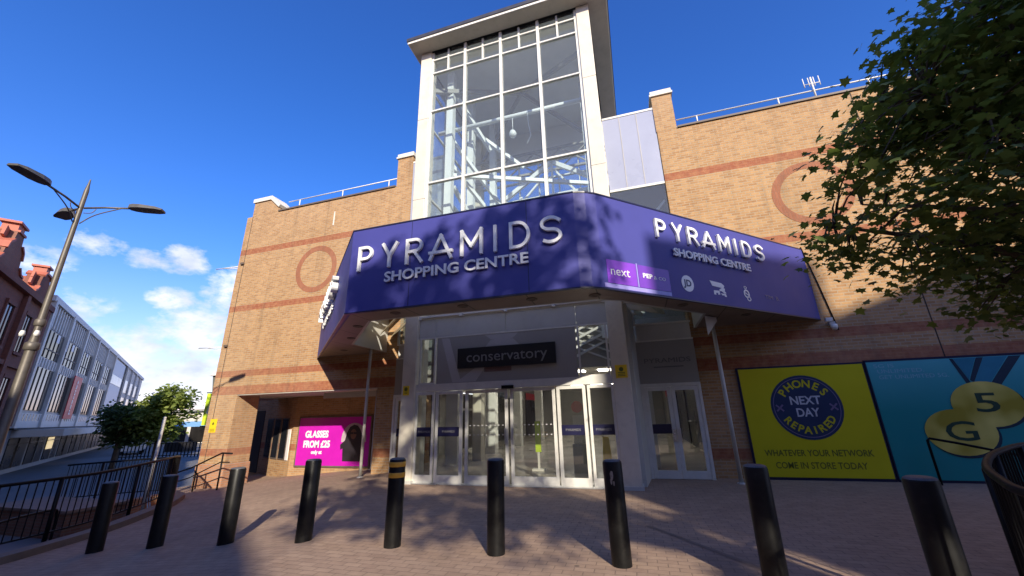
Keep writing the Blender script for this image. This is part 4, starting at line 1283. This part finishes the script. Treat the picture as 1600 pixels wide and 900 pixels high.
for i, (x, y, lb, kind) in enumerate(BPOS):
    t = proto if i == 0 else copy_tree(proto)
    t.location = (x, y, gz(x, y)); t.rotation_euler = (rad([.6, -.4, .3, 1.0, -.3, .2, -.5, .3, .4][i]), rad([-.4, .5, .3, -.8, .2, .4, .6, -.3, .5][i]), i * 1.3)
    t['label'] = lb
    if kind == 1:
        for z in (.80, .93):
            m_ = MB(); m_.lathe([(BR + .001, z), (BR + .004, z + .004), (BR + .004, z + .056), (BR + .001, z + .06)], 28)
            m_.f.pop(); m_.sm.pop()
            o = m_.build('amber_band', GOLD, None, recalc=False); o.parent = t
    if kind == 2:
        m_ = MB(); pr = []
        for (a, z, s_) in ((-95, .88, 1.0), (-100, .82, .7), (-86, .80, .5)):
            pts = [(rad(a + 9 * s_ * math.cos(k * .9) * (1 + .25 * (k % 2))), z + .05 * s_ * math.sin(k * .9)) for k in range(7)]
            m_.add([((BR + .0012) * math.cos(q_ - i * 1.3), (BR + .0012) * math.sin(q_ - i * 1.3), zz) for q_, zz in pts], [tuple(range(7))])
        o = m_.build('worn_patch', plain('bare worn paint', (.22, .21, .2), .6, var=.4, scale=40), None, recalc=False); o.parent = t

# ------------------------------------------------------------------ railings
def railing(nm, label, cat, path, zf, h=1.02, post_step=1.75, bal=.125, rr=.028, group=None, closed=False, low=.12, mat=None):
    """path: list of (x, y); zf(x, y) ground"""
    P2 = [Vector(p) for p in path]
    t = thing(nm, label, cat, (P2[0].x, P2[0].y, zf(*P2[0])), group)
    top = [(p.x, p.y, zf(p.x, p.y) + h) for p in P2]; bot = [(p.x, p.y, zf(p.x, p.y) + low) for p in P2]
    m_ = MB(); m_.tube(top, rr, 10, closed); m_.build('top_rail', mat or BLKM, t)
    m_ = MB(); m_.tube(bot, .016, 6, closed); m_.build('bottom_rail', BLKM, t)
    m_ = MB(); acc = 0.0; pacc = post_step; posts = []
    segs = list(zip(P2, P2[1:] + ([P2[0]] if closed else [])))
    if not closed: segs = segs[:len(P2) - 1]
    dist = 0.0; nb = 0.0; npst = 0.0
    for a, b in segs:
        L = (b - a).length
        while nb <= dist + L:
            p = a.lerp(b, (nb - dist) / L) if L > 0 else a
            z = zf(p.x, p.y)
            if nb >= npst - 1e-6:
                posts.append((p.x, p.y, z)); npst += post_step
            else:
                m_.tube([(p.x, p.y, z + low), (p.x, p.y, z + h)], .0095, 5, caps=False)
            nb += bal
        dist += L
    m_.build('baluster_infill', BLKM, t)
    for x, y, z in posts:
        q_ = MB(); q_.tube([(x, y, z - .15), (x, y, z + h)], .034, 8); q_.build('railing_post', BLKM, t)
    return t
railpath = catmull([(-8.85, -3.5), (-9.35, .5), (-9.85, 3.2), (-10.2, 4.95), (-10.75, 6.4), (-11.45, 7.6), (-12.7, 8.75), (-14.05, 9.75)], 6)
railing('curved_railing', 'black curved guard railing along the raised pavement edge', 'railing', railpath, lambda x, y: gz(x, y) + .11, h=1.0)
backpath = catmull([(-14.2, 9.85), (-14.9, 10.25), (-15.9, 10.25), (-17.4, 9.75), (-18.3, 9.2)], 6)
railing('return_railing', 'black railing doubling back behind the curved railing end', 'railing', backpath, lambda x, y: -.62 - max(0, (-14.5 - x)) * .05, h=1.12, bal=.10)
t = thing('stair_handrail', 'black handrail on two posts sloping down beside the brick corner pier', 'handrail', (-14.2, 10.4, -.5))
hz = {0: (-14.85, 10.62), 1: (-13.0, 10.3)}
m_ = MB(); m_.tube([(-16.2, 10.75, -.25), (-14.5, 10.5, .12), (-13.0, 10.3, .60), (-12.55, 10.28, .59)], .026, 8); m_.build('top_rail', BLKM, t)
m_ = MB(); m_.tube([(-16.2, 10.75, -.55), (-14.5, 10.5, -.18), (-13.0, 10.3, .33), (-12.6, 10.28, .33)], .018, 8); m_.build('lower_rail', BLKM, t)
for x, y, z in ((-14.2, 10.46, .2), (-12.95, 10.3, .6)):
    m_ = MB(); m_.tube([(x, y, gz(x, y) - .05), (x, y, z)], .024, 8); m_.build('post', BLKM, t)
# steps down to the street by the pier
for k in range(4):
    m_ = MB(); m_.box(-16.0 - .34 * (k + 1), -16.0 - .34 * k, 9.9, 13.2, ZS - .01, gz(-16, 11) - .17 * (k + 1) + .02)
    struct(m_.build('stair_tread', PLINTH))
# cycle hoop in the lower street and planter
t = thing('cycle_hoop', 'bent black cycle hoop on the lower street behind the curved railing', 'cycle stand', (-14.0, 6.4, ZS))
m_ = MB(); m_.tube(catmull([(-13.6, 5.7, ZS), (-13.6, 5.72, ZS + .7), (-13.65, 5.9, ZS + .85), (-14.3, 7.1, ZS + .86), (-14.4, 7.3, ZS + .7), (-14.4, 7.32, ZS)], 6), .03, 8); m_.build('hoop', BLKM, t)
t = thing('brick_planter', 'low brown brick planter on the street behind the curved railing', 'planter', (-16.8, 8.6, ZS))
m_ = MB(); m_.box(-18.6, -14.9, 7.75, 9.1, ZS, ZS + .62); m_.build('planter_wall', DARKB, t)
m_ = MB(); m_.box(-18.65, -14.85, 7.7, 9.15, ZS + .62, ZS + .69); m_.build('planter_coping', KERBT, t)
t = thing('white_post', 'thin white leaning post beside the curved railing end', 'post', (-14.1, 9.05, -.6))
m_ = MB(); m_.tube([(-14.1, 9.05, -1.2), (-14.16, 9.12, 1.72)], .042, 10); m_.build('pole', POLEW, t)
m_ = MB(); m_.lathe([(.046, 1.70), (.046, 1.74), (.0, 1.76)], 10, (-14.16, 9.12)); m_.build('cap', POLEW, t)

# round guard railing and handrail on the right
loop = catmull([(1.80, 2.86), (2.03, 3.55), (2.50, 4.40), (3.28, 5.48), (4.30, 6.50), (5.6, 6.9), (6.5, 6.0), (6.2, 4.4), (4.8, 2.9), (3.2, 2.0), (2.1, 2.0)], 6, True)
rg = railing('tree_guard_railing', 'black curved guard railing around the big tree on the right', 'railing', [(p.x + .10, p.y - .02) for p in loop], lambda x, y: 0.0, h=1.09, bal=.13, rr=.027, closed=True, post_step=1.3, low=.1)
t = thing('wall_handrail', 'thin black handrail sloping down in front of the teal poster', 'handrail', (5.7, 10.85, 0))
m_ = MB(); m_.tube([(5.62, 10.85, 0), (5.62, 10.85, .84), (5.66, 10.84, .88), (6.0, 10.7, .80), (8.2, 9.9, .18)], .024, 8); m_.build('rail', BLKM, t)
m_ = MB(); m_.tube([(7.6, 10.12, 0), (7.6, 10.12, .35)], .022, 8); m_.build('post', BLKM, t)

# ------------------------------------------------------------------ street lamp
LX, LY = -11.39, 4.62
K = 1.17
lz = lambda z: 1.55 + K * (z - 1.55) if z > ZS + .2 else z
def LA(prof, n, c): return m_.lathe([(r_ * K, lz(z_)) for r_, z_ in prof], n, c)
t = thing('street_lamp', 'tall three armed steel street lamp with dark flat heads', 'street lamp', (LX, LY, ZS))
m_ = MB(); LA([(.09, ZS), (.09, ZS + .1), (.068, ZS + .12), (.064, 2.85), (.058, 2.95), (.048, 3.05), (.037, 5.5), (.036, 5.85), (.03, 5.92), (.02, 6.0), (.01, 6.12)], 16, (LX, LY)); m_.build('pole', STEEL, t, recalc=False)
m_ = MB(); LA([(.075, 2.78), (.095, 2.8), (.095, 2.9), (.075, 2.92)], 16, (LX, LY)); LA([(.06, 3.2), (.072, 3.22), (.072, 3.3), (.06, 3.32)], 16, (LX, LY)); m_.build('collar', STEEL, t, recalc=False)
for dx, dy in ((.16, -.06), (-.08, -.16)):
    m_ = MB(); LA([(.0, 3.0), (.03, 3.01), (.038, 3.05), (.028, 3.10), (.0, 3.11)], 10, (LX + dx, LY + dy)); m_.build('pole_camera', WHITE, t, recalc=False)
for hx, hy, hl in ((-10.79, 3.30, .68), (-10.12, 5.45, .65), (-12.7, 4.87, .65)):
    d = Vector((hx - LX, hy - LY, 0)); R_ = d.length; d.normalize(); n_ = Vector((-d.y, d.x, 0))
    z0 = lz(5.5)
    a = Vector((LX, LY, z0))
    r0 = R_ - hl
    am = MB(); am.tube([a + d * .06, a + d * r0 * .5 + Vector((0, 0, .06)), a + d * (r0 + .06) + Vector((0, 0, .10))], .022, 8)
    am.tube(catmull([a + d * .07 - Vector((0, 0, .38)), a + d * r0 * .35 - Vector((0, 0, .14)), a + d * r0 * .85 + Vector((0, 0, .08))], 5), .012, 6)
    am.tube(catmull([a + d * .08 - Vector((0, 0, .12)), a + d * r0 * .25 - Vector((0, 0, .10)), a + d * r0 * .32 + Vector((0, 0, .0))], 5), .009, 6)
    ao = am.build('lamp_arm', STEEL, t)
    prof = [(0.0, .06, .08), (.12, .11, .085), (.35, .145, .08), (.8, .14, .06), (1.0, .10, .035)]
    V = []; F = []
    for u, w, hh in prof:
        c = a + d * (r0 + hl * u) + Vector((0, 0, .10))
        for sx, sz in ((-1, -.2), (1, -.2), (.8, 1), (-.8, 1)):
            V.append(c + n_ * (w * sx) + Vector((0, 0, hh * sz)))
    for k in range(4):
        for j in range(4): F.append((k * 4 + j, k * 4 + (j + 1) % 4, k * 4 + 4 + (j + 1) % 4, k * 4 + 4 + j))
    F += [(0, 1, 2, 3), (19, 18, 17, 16)]
    hm = MB(); hm.add(V, F); hm.build('lamp_head', LAMPB, t)

# ------------------------------------------------------------------ street row on the left
SD = Vector((-.819, .574, 0)); SN = Vector((.574, .819, 0)); D0 = 9.0
ORG = SN * -D0
def row(p):                                                            # (s along the street, d out from the facade, z)
    return ORG + SD * p.x + SN * p.y + Vector((0, 0, p.z))
def rloc(s, d=0, z=ZS): return row(Vector((s, d, z)))
def rb(s0, s1, d0, d1, z0, z1): return MB().box(s0, s1, d0, d1, z0, z1)

# white department store
ws = thing('department_store', 'white slab fronted three storey store with long dark windows', 'building', rloc(70))
rb(40, 108, -12, 0, ZS, 9.95).build('store_wall', SPAND, ws, row)
rb(39.8, 108.2, -.4, .2, 9.8, 10.2).build('roof_edge', CONC, ws, row)
rb(39.8, 82, -.1, .14, 1.5, 2.45).build('base_band', CONC, ws, row)
bays = [40.2, 45.9, 51.8, 57.7, 63.8, 70.0]
for s in bays: rb(s - .2, s + .2, .0, .26, 1.45, 9.9).build('pier', CONC, ws, row)
for bi, (a, b) in enumerate(zip(bays, bays[1:])):
    rb(a + .2, b - .2, .0, .05, 5.5, 6.2).build('spandrel', CONC, ws, row)
    for z0, z1 in ((6.2, 8.05), (2.65, 5.5)):
        w = rb(a + .35, b - .35, .0, .07, z0, z1).build('window', WIND, ws, row)
        f = MB()
        for k in range(1, 5):
            s = a + .35 + (b - a - .7) * k / 5
            f.box(s - .025, s + .025, .071, .11, z0, z1)
        if z0 > 6: f.box(a + .35, b - .35, .072, .10, 6.75, 6.82)
        f.build('window_bar', COPE, w, row)
        if z0 > 6:
            bl = MB(); rg_ = random.Random(bi)
            for k in range(5):
                if rg_.random() < .3:
                    s = a + .35 + (b - a - .7) * k / 5
                    bl.box(s + .06, s + (b - a - .7) / 5 - .06, .0705, .076, z1 - rg_.uniform(.2, .9), z1)
            if bl.v: bl.build('window_blind', PAPER, w, row)
    f = MB()
    for k in range(8):
        s = a + .45 + (b - a - .9) * k / 7
        f.box(s - .10, s + .10, .0, .10, 8.15, 9.75); f.box(s - .10, s + .10, .051, .12, 5.55, 6.15)
    f.build('slat_screen', CONC, ws, row)
    f = MB()
    for k in range(7):
        s = a + .7 + (b - a - 1.4) * k / 6
        f.box(s - .06, s + .06, .141, .148, 1.95, 2.4)
    f.build('base_slot', WIND, ws, row)
rb(70.3, 80.4, .0, .12, 2.6, 9.6).build('blue_panel', BLUEP, ws, row)
rb(71, 79.8, .121, .16, 6.6, 7.7).build('window', WIND, ws, row)
rb(80.5, 82.6, .0, .06, ZS, 9.8).build('stair_recess', DARK, ws, row)
for s in (83, 89.5, 96, 102.5): rb(s - .2, s + .2, .0, .22, 1.5, 9.8).build('pier', CONC, ws, row)
for a, b in ((83, 89.5), (89.5, 96), (96, 102.5)):
    for z0, z1 in ((6.2, 8.0), (2.8, 5.5)): rb(a + .4, b - .4, .0, .06, z0, z1).build('window', WIND, ws, row)
rb(41, 82, .0, 2.3, .92, 1.38).build('street_canopy', CONC, ws, row)
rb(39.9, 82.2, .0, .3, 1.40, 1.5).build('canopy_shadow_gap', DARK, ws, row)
for k in range(9):
    s = 40.6 + k * 4.6
    w = rb(s + .3, s + 4.3, .0, .05, ZS + .3, .85).build('shop_window', SHOPD, ws, row)
    f = MB(); f.box(s + .3, s + 4.3, .051, .1, .45, .52); f.box(s + 2.2, s + 2.3, .051, .1, ZS + .3, .85); f.build('shop_frame', [COPE, GREYP, STONE][k % 3], w, row)
rb(50.2, 52.0, .06, .09, -.2, .7).build('lit_window', lamp('warm shop light', (1, .78, .42), .5), ws, row)
bn = thing('wall_banner', 'tall red banner with white lettering reading upwards on the white store', 'banner', rloc(53, .3, 2.0))
rb(51.3, 54.4, .27, .33, 2.15, 5.75).build('cloth', REDBAN, bn, row)
m_ = MB(); put_text(m_, 'beatties', .8, .01, row(Vector((52.8, .345, 3.95))), (0, 0, 1), SD, width=2.9, bold=.006)
m_.build('lettering', PAPER, bn)

# red brick Victorian building
vb = thing('victorian_building', 'red brick Victorian building with ornate gables beside the street lamp', 'building', rloc(20))
rb(5, 39.8, -12, 0, ZS, 9.1).build('brick_wall', VICT, vb, row)
rb(4.9, 39.9, -.2, .3, 8.95, 9.3).build('cornice', VICT, vb, row)
rb(4.9, 39.9, -.1, .18, 4.9, 5.15).build('string_course', VICT, vb, row)
m_ = MB(); m_.add([(5, -.2, 9.3), (39.8, -.2, 9.3), (39.8, -5.5, 11.4), (5, -5.5, 11.4), (5, -11, 9.3), (39.8, -11, 9.3)], [(0, 1, 2, 3), (3, 2, 5, 4), (0, 3, 4), (1, 5, 2)]); ro = m_.build('roof', ROOFB, vb, row)
def gable(s, w, top):
    g_ = MB()
    c0 = 10.75
    pts = [(s - w, 9.3), (s + w, 9.3), (s + w, 9.6)] + [(s + w - (w * .42) * math.sin(rad(a)), 9.6 + .75 * (1 - math.cos(rad(a)))) for a in (30, 60, 90)] + [(s + w * .5, c0), (s + w * .30, c0 + .25), (s + w * .24, top - .55)]
    pts = pts + [(2 * s - a, b) for a, b in reversed(pts[2:])]
    n = len(pts)
    V = [(a, -.05, b) for a, b in pts] + [(a, -.75, b) for a, b in pts]
    g_.add(V, [tuple(range(n)), tuple(range(2 * n - 1, n - 1, -1))] + [(i, n + i, n + (i + 1) % n, (i + 1) % n) for i in range(n)])
    go = g_.build('gable', VICT, vb, row)
    c_ = MB()
    for (a, b), (c2, d2) in zip(pts[2:-1], pts[3:]):
        c_.bar((a, -.4, b + .03), (c2, -.4, d2 + .03), .86, .12)
    c_.build('gable_coping', TERRA, go, row)
    f_ = MB(); f_.box(s - w * .22, s + w * .22, -.7, -.1, top - .5, top - .12); f_.box(s - w * .3, s + w * .3, -.8, 0, top - .12, top); f_.build('finial', TERRA, go, row)
    b_ = MB(); b_.add([(s - w * .8, -.75, 9.3), (s + w * .8, -.75, 9.3), (s, -.75, 10.8), (s - w * .8, -5.4, 9.3), (s + w * .8, -5.4, 9.3), (s, -5.4, 10.8)], [(0, 2, 5, 3), (2, 1, 4, 5), (0, 1, 2), (3, 5, 4)]); b_.build('gable_roof', ROOFT, go, row)
gable(31.7, 2.1, 12.1); gable(37.8, 1.5, 11.55); gable(21.5, 2.1, 12.0); gable(11, 2.1, 12.0)
for s in (36.6, 33.4, 30.0, 26.5, 23, 19.5, 16, 13, 10):
    for z0, z1 in ((5.8, 8.0), (2.1, 4.3)):
        w = rb(s - .55, s + .55, .0, .03, z0, z1).build('window', WIND, vb, row)
        f = MB(); f.box(s - .68, s - .551, .0, .09, z0, z1); f.box(s + .551, s + .68, .0, .09, z0, z1); f.box(s - .7, s + .7, .0, .12, z1, z1 + .22); f.box(s - .7, s + .7, .0, .14, z0 - .16, z0); f.box(s - .03, s + .03, .031, .06, z0, z1); f.build('window_surround', VICT, w, row)
for s in (28.2, 35.1, 39.4): rb(s - .25, s + .25, .0, .22, 1.6, 8.95).build('pilaster', VICT, vb, row)
for k in range(7):
    s = 7 + k * 4.7
    w = rb(s, s + 3.9, .0, .05, ZS + .3, 1.0).build('shop_window', SHOPD, vb, row)
    f = MB(); f.box(s - .1, s + 4, .05, .16, 1.0, 1.45); f.build('shop_board', [COPE, GREYP][k % 2], w, row)
# terrace that carries the row on behind the camera
ob = thing('brick_terrace', 'plain brick terrace carrying the street row on beside the viewer', 'building', rloc(-15))
rb(-34, 4.8, -11, 0, ZS, 8.9).build('brick_wall', OPPB, ob, row)
rb(-33.9, -7, -9, -.01, 8.9, 11.6).build('upper_storey', OPPB, ob, row)
m_ = MB(); m_.add([(-34, .2, 8.9), (4.8, .2, 8.9), (4.8, -5.5, 10.9), (-34, -5.5, 10.9), (-34, -11, 8.9), (4.8, -11, 8.9)], [(0, 1, 2, 3), (3, 2, 5, 4), (0, 3, 4), (1, 5, 2), (0, 4, 5, 1)]); m_.build('roof', ROOFB, ob, row)
for k in range(10):
    s = -31 + k * 3.7
    for z0 in (5.2, 1.7): rb(s, s + 1.5, .0, .04, z0, z0 + 2.0).build('window', WIND, ob, row)
# brown block rising behind the store
bb = thing('brown_block', 'brown brick block rising behind the white store roof', 'building', rloc(80, -14))
rb(80, 112, -16, -6, ZS, 14.3).build('brick_wall', BROWNB, bb, row)
rb(79.8, 112.2, -16.2, -5.8, 14.3, 14.6).build('parapet', ROOFD, bb, row)
for k in range(8): rb(81 + k * 3.8, 83.4 + k * 3.8, -6.0, -5.95, 11.4, 13.2).build('window', WIND, bb, row)

# far end of the street
fb = thing('far_shop_row', 'pale low shop row closing the far end of the street', 'building', (-62, 47, ZS))
m_ = MB(); m_.box(-74, -46, 46, 58, ZS, 3.2); m_.build('shop_wall', CONC, fb)
m_ = MB(); m_.box(-74.2, -45.8, 45.6, 58, 3.2, 3.5); m_.build('roof_edge', COPEG, fb)
for k in range(7):
    m_ = MB(); m_.box(-73 + k * 3.9, -70 + k * 3.9, 45.9, 45.99, ZS + .2, 1.2); m_.build('shop_window', SHOPD, fb)
t = thing('market_stall', 'market stall with pale blue awning under the far trees', 'stall', (-47, 31.5, ZS))
m_ = MB(); m_.add([(-49, 30.6, 1.15), (-45, 33.6, 1.15), (-46, 35.0, 1.7), (-50, 32, 1.7)], [(0, 1, 2, 3)]); m_.build('awning', AWNB, t, recalc=False)
m_ = MB(); m_.box(-48.6, -46, 32.0, 33.4, ZS, -.4); m_.build('counter', DARK, t)
for x, y, z in ((-48.9, 30.7, 1.15), (-45.1, 33.5, 1.15), (-46.1, 34.9, 1.7), (-49.9, 32.0, 1.7)):
    m_ = MB(); m_.tube([(x, y, ZS), (x, y, z)], .04, 6); m_.build('pole', BLKM, t)
t = thing('parked_van', 'white panel van parked far down the street by the trees', 'van', (-50, 29.8, ZS))
vx = lambda p: Vector((-50, 29.8, ZS)) + SD * p.x + SN * p.y + Vector((0, 0, p.z))
m_ = MB(); m_.extr([(-2.3, .35), (2.3, .35), (2.3, 1.1), (1.9, 1.3), (1.3, 2.1), (-2.3, 2.2)], -.95, .95); m_.build('body', CONC, t, vx, bevel=.04)
m_ = MB(); m_.extr([(1.35, 1.3), (1.85, 1.3), (1.3, 1.98), (1.0, 1.98), (1.0, 1.3)], -.96, .96); m_.build('window', WIND, t, vx)
for wx in (-1.5, 1.45):
    for wy in (-.9, .72):
        m_ = MB(); m_.extr(ell(wx, .34, .34, .34, 16), wy, wy + .2); wo = m_.build('wheel', DARK, t, vx)
# hedge-like railing fence at the far end
t = thing('far_fence', 'dark railing fence in front of the far shops', 'fence', (-40, 27, ZS))
m_ = MB()
for k in range(60):
    p = Vector((-43, 24.5)).lerp(Vector((-30, 33), ), k / 59)
    m_.box(p.x - .03, p.x + .03, p.y - .03, p.y + .03, ZS, ZS + 1.25)
m_.build('bars', BLKM, t)
m_ = MB(); m_.bar((-43, 24.5, ZS + 1.22), (-30, 33, ZS + 1.22), .06); m_.bar((-43, 24.5, ZS + .2), (-30, 33, ZS + .2), .06); m_.build('rails', BLKM, t)

# ------------------------------------------------------------------ buildings behind the camera (they cast the street's shade)
# light travels (-.62, 1) in plan and falls .545 per metre of y
oy = -13.0
ox = lambda x, y=0: x + .625 * (0 - oy)
ozz = lambda z: z + .54 * (0 - oy)
op = thing('opposite_block', 'brick block with a sloping roof across the square behind the viewer', 'building', (16, oy, 0))
m_ = MB(); xl, xr = ox(5.1), ox(11.65)
m_.extr([(xl, -1.3), (xr, -1.3), (xr, ozz(11.2)), (xl, ozz(8.8))], oy - 9, oy)
m_.v = [(x + (oy - y) * .66, y, z) for x, y, z in m_.v]                 # sheared along the sunlight so the block's depth casts no wider shadow
m_.build('brick_wall', OPPB, op)
for k in range(3):
    for zz in (2, 5.5, 9.0): 
        m_ = MB(); m_.box(xl + .8 + k * 2.0, xl + 1.9 + k * 2.0, oy, oy + .04, zz, zz + 1.8); m_.build('window', WIND, op)
op = thing('opposite_tower_block', 'long flat roofed brick block further right behind the viewer', 'building', (30, oy, 0))
m_ = MB(); m_.extr([(xr + .02, -1.3), (xr + 40, -1.3), (xr + 40, ozz(12.6)), (xr + 9, ozz(12.2)), (xr + 2.5, ozz(10.6)), (xr + .02, ozz(9.75))], oy - 9, oy - .2); m_.build('brick_wall', OPPB, op)
for k in range(10):
    for zz in (2, 5.5, 9.0):
        m_ = MB(); m_.box(xr + 1.5 + k * 3, xr + 3.0 + k * 3, oy - .2, oy - .16, zz, zz + 1.8); m_.build('window', WIND, op)
op = thing('opposite_shops', 'low row of shops across the square behind the viewer', 'building', (-8, -18, 0))
m_ = MB(); m_.box(-24, xl - .5, -26, -18, -1.3, 7.6); m_.build('brick_wall', OPPB, op)
m_ = MB(); m_.box(-24.2, xl - .4, -26.2, -17.7, 7.6, 7.9); m_.build('parapet', CONC, op)
for k in range(11):
    x = -23 + k * 3
    m_ = MB(); m_.box(x, x + 1.6, -18, -17.95, 4.2, 6.2); m_.build('window', WIND, op)
    m_ = MB(); m_.box(x - .4, x + 2.2, -18, -17.94, 0, 2.6); m_.build('shop_window', SHOPD, op)
    m_ = MB(); m_.box(x - .4, x + 2.2, -17.94, -17.85, 2.65, 3.3); m_.build('shop_board', [PAPER, RSIGN, NAVY, LGREYP][k % 4], op)

# ------------------------------------------------------------------ trees
LEAF5 = [(0, -.5), (.16, -.34), (.46, -.40), (.34, -.12), (.56, .10), (.26, .14), (.16, .30), (0, .56), (-.16, .30), (-.26, .14), (-.56, .10), (-.34, -.12), (-.46, -.40), (-.16, -.34)]
LEAF1 = [(0, -.5), (.30, -.15), (.26, .2), (0, .5), (-.26, .2), (-.30, -.15)]


def tree(nm, label, base, trunk_h, trunk_r, lobes, ncl, per, lsize, lmat, seed, shape=LEAF5, crad=.34, group=None, droop=.25, twigs=True, shell=.45, flat=.55, gap=-.22, gsc=1.1):
    rng = random.Random(seed)
    t = thing(nm, label, 'tree', base, group)
    bx, by, bz = base
    top = Vector((bx + rng.uniform(-.15, .15), by + rng.uniform(-.15, .15), bz + trunk_h))
    tr = MB(); tr.tube([(bx, by, bz - .1), (bx, by, bz + .25), (bx + .03, by - .02, bz + trunk_h * .5), top], [trunk_r * 1.35, trunk_r * 1.05, trunk_r * .9, trunk_r * .75], 12)
    wt = [a[3] * a[4] * a[5] for a in lobes]
    limbs = []
    for lx, ly, lz, rx, ry, rz in lobes:
        c = Vector((lx, ly, lz))
        for k in range(3):
            e = c + Vector((rng.uniform(-.6, .6) * rx, rng.uniform(-.6, .6) * ry, rng.uniform(-.3, .6) * rz))
            m1 = top.lerp(e, .45) + Vector((rng.uniform(-.2, .2), rng.uniform(-.2, .2), rng.uniform(.0, .3)))
            pts = catmull([top - Vector((0, 0, .1)), m1, e], 5)
            n = len(pts)
            tr.tube(pts, [trunk_r * .5 * (1 - .88 * i / (n - 1)) for i in range(n)], 7)
            limbs += pts[2:]
    tr.build('trunk', BARK, t)
    cl = []
    while len(cl) < ncl:
        lx, ly, lz, rx, ry, rz = rng.choices(lobes, wt)[0]
        u = Vector((rng.gauss(0, 1), rng.gauss(0, 1), rng.gauss(0, 1))).normalized() * (shell + (1 - shell) * rng.random()) ** .7
        p = Vector((lx + u.x * rx, ly + u.y * ry, lz + u.z * rz))
        if mnoise.noise(p * gsc + Vector((seed, 0, 0))) < gap: continue
        cl.append(p)
    lf = MB(); tw_ = MB()
    ns = len(shape)
    for p in cl:
        if twigs:
            q_ = min(limbs, key=lambda a: (a - p).length_squared)
            mid = q_.lerp(p, .5) + Vector((0, 0, .08))
            tw_.tube([q_, mid, p], [.016, .011, .005], 4, caps=False)
        for k in range(per):
            d = Vector((rng.gauss(0, 1), rng.gauss(0, 1), rng.gauss(0, flat)))
            c = p + d * crad * .6
            c.z -= droop * (d.x * d.x + d.y * d.y) * .06
            s_ = lsize * rng.uniform(.5, 1.3)
            nrm = Vector((rng.gauss(0, .55) + d.x * .25, rng.gauss(0, .55) + d.y * .25, 1.0)).normalized()
            ang = rng.uniform(0, 6.283)
            a = nrm.orthogonal().normalized(); b = nrm.cross(a)
            ca, sa = math.cos(ang), math.sin(ang)
            a, b = a * ca + b * sa, b * ca - a * sa
            cv = rng.uniform(.05, .3)
            lf.add([c + a * (x * s_) + b * (y * s_) - nrm * (cv * s_ * (x * x + y * y)) for x, y in shape], [tuple(range(ns))])
    if twigs: tw_.build('twigs', BARK, t)
    lf.build('crown', lmat, t, recalc=False)
    return t


tree('plaza_tree', 'big dark leafed tree overhanging the right side of the square', (5.0, 4.7, 0), 2.2, .16,
     [(5.05, 4.9, 4.4, 1.85, 1.8, 1.7), (3.3, 4.95, 3.8, 1.2, 1.1, 1.0), (4.6, 4.6, 5.6, 1.2, 1.1, 1.0), (3.75, 4.75, 5.0, .85, .9, .7), (3.5, 4.7, 4.6, .95, .9, .7), (4.6, 5.4, 3.0, 1.5, 1.2, .65), (6.4, 5.2, 4.3, 1.5, 1.5, 1.5)],
     1040, 21, .104, LEAFA, 5, crad=.33)
tree('plaza_tree', 'leafy tree just behind the viewer that dapples the canopy and paving', (8.95, -6.7, 0), 6.4, .11,
     [(5.2, -6.4, 11.3, 2.9, 1.0, 1.2), (3.2, -6.4, 11.0, 1.5, .9, 1.2), (5.0, -6.4, 10.6, 2.6, .8, .7), (7.3, -6.4, 11.1, 1.0, 1.1, 1.3), (5.0, -6.4, 9.1, 2.9, 1.2, .8), (5.4, -6.4, 7.2, 3.2, 1.2, .85), (3.3, -6.4, 7.5, 1.9, 1.2, 1.0), (6.6, -6.4, 7.8, 1.9, 1.2, 1.0), (8.5, -6.4, 7.2, 1.2, 1.0, 1.3)],
     640, 15, .18, LEAFB, 11, twigs=False, shell=.1, crad=.30, gap=-.02, gsc=1.5)
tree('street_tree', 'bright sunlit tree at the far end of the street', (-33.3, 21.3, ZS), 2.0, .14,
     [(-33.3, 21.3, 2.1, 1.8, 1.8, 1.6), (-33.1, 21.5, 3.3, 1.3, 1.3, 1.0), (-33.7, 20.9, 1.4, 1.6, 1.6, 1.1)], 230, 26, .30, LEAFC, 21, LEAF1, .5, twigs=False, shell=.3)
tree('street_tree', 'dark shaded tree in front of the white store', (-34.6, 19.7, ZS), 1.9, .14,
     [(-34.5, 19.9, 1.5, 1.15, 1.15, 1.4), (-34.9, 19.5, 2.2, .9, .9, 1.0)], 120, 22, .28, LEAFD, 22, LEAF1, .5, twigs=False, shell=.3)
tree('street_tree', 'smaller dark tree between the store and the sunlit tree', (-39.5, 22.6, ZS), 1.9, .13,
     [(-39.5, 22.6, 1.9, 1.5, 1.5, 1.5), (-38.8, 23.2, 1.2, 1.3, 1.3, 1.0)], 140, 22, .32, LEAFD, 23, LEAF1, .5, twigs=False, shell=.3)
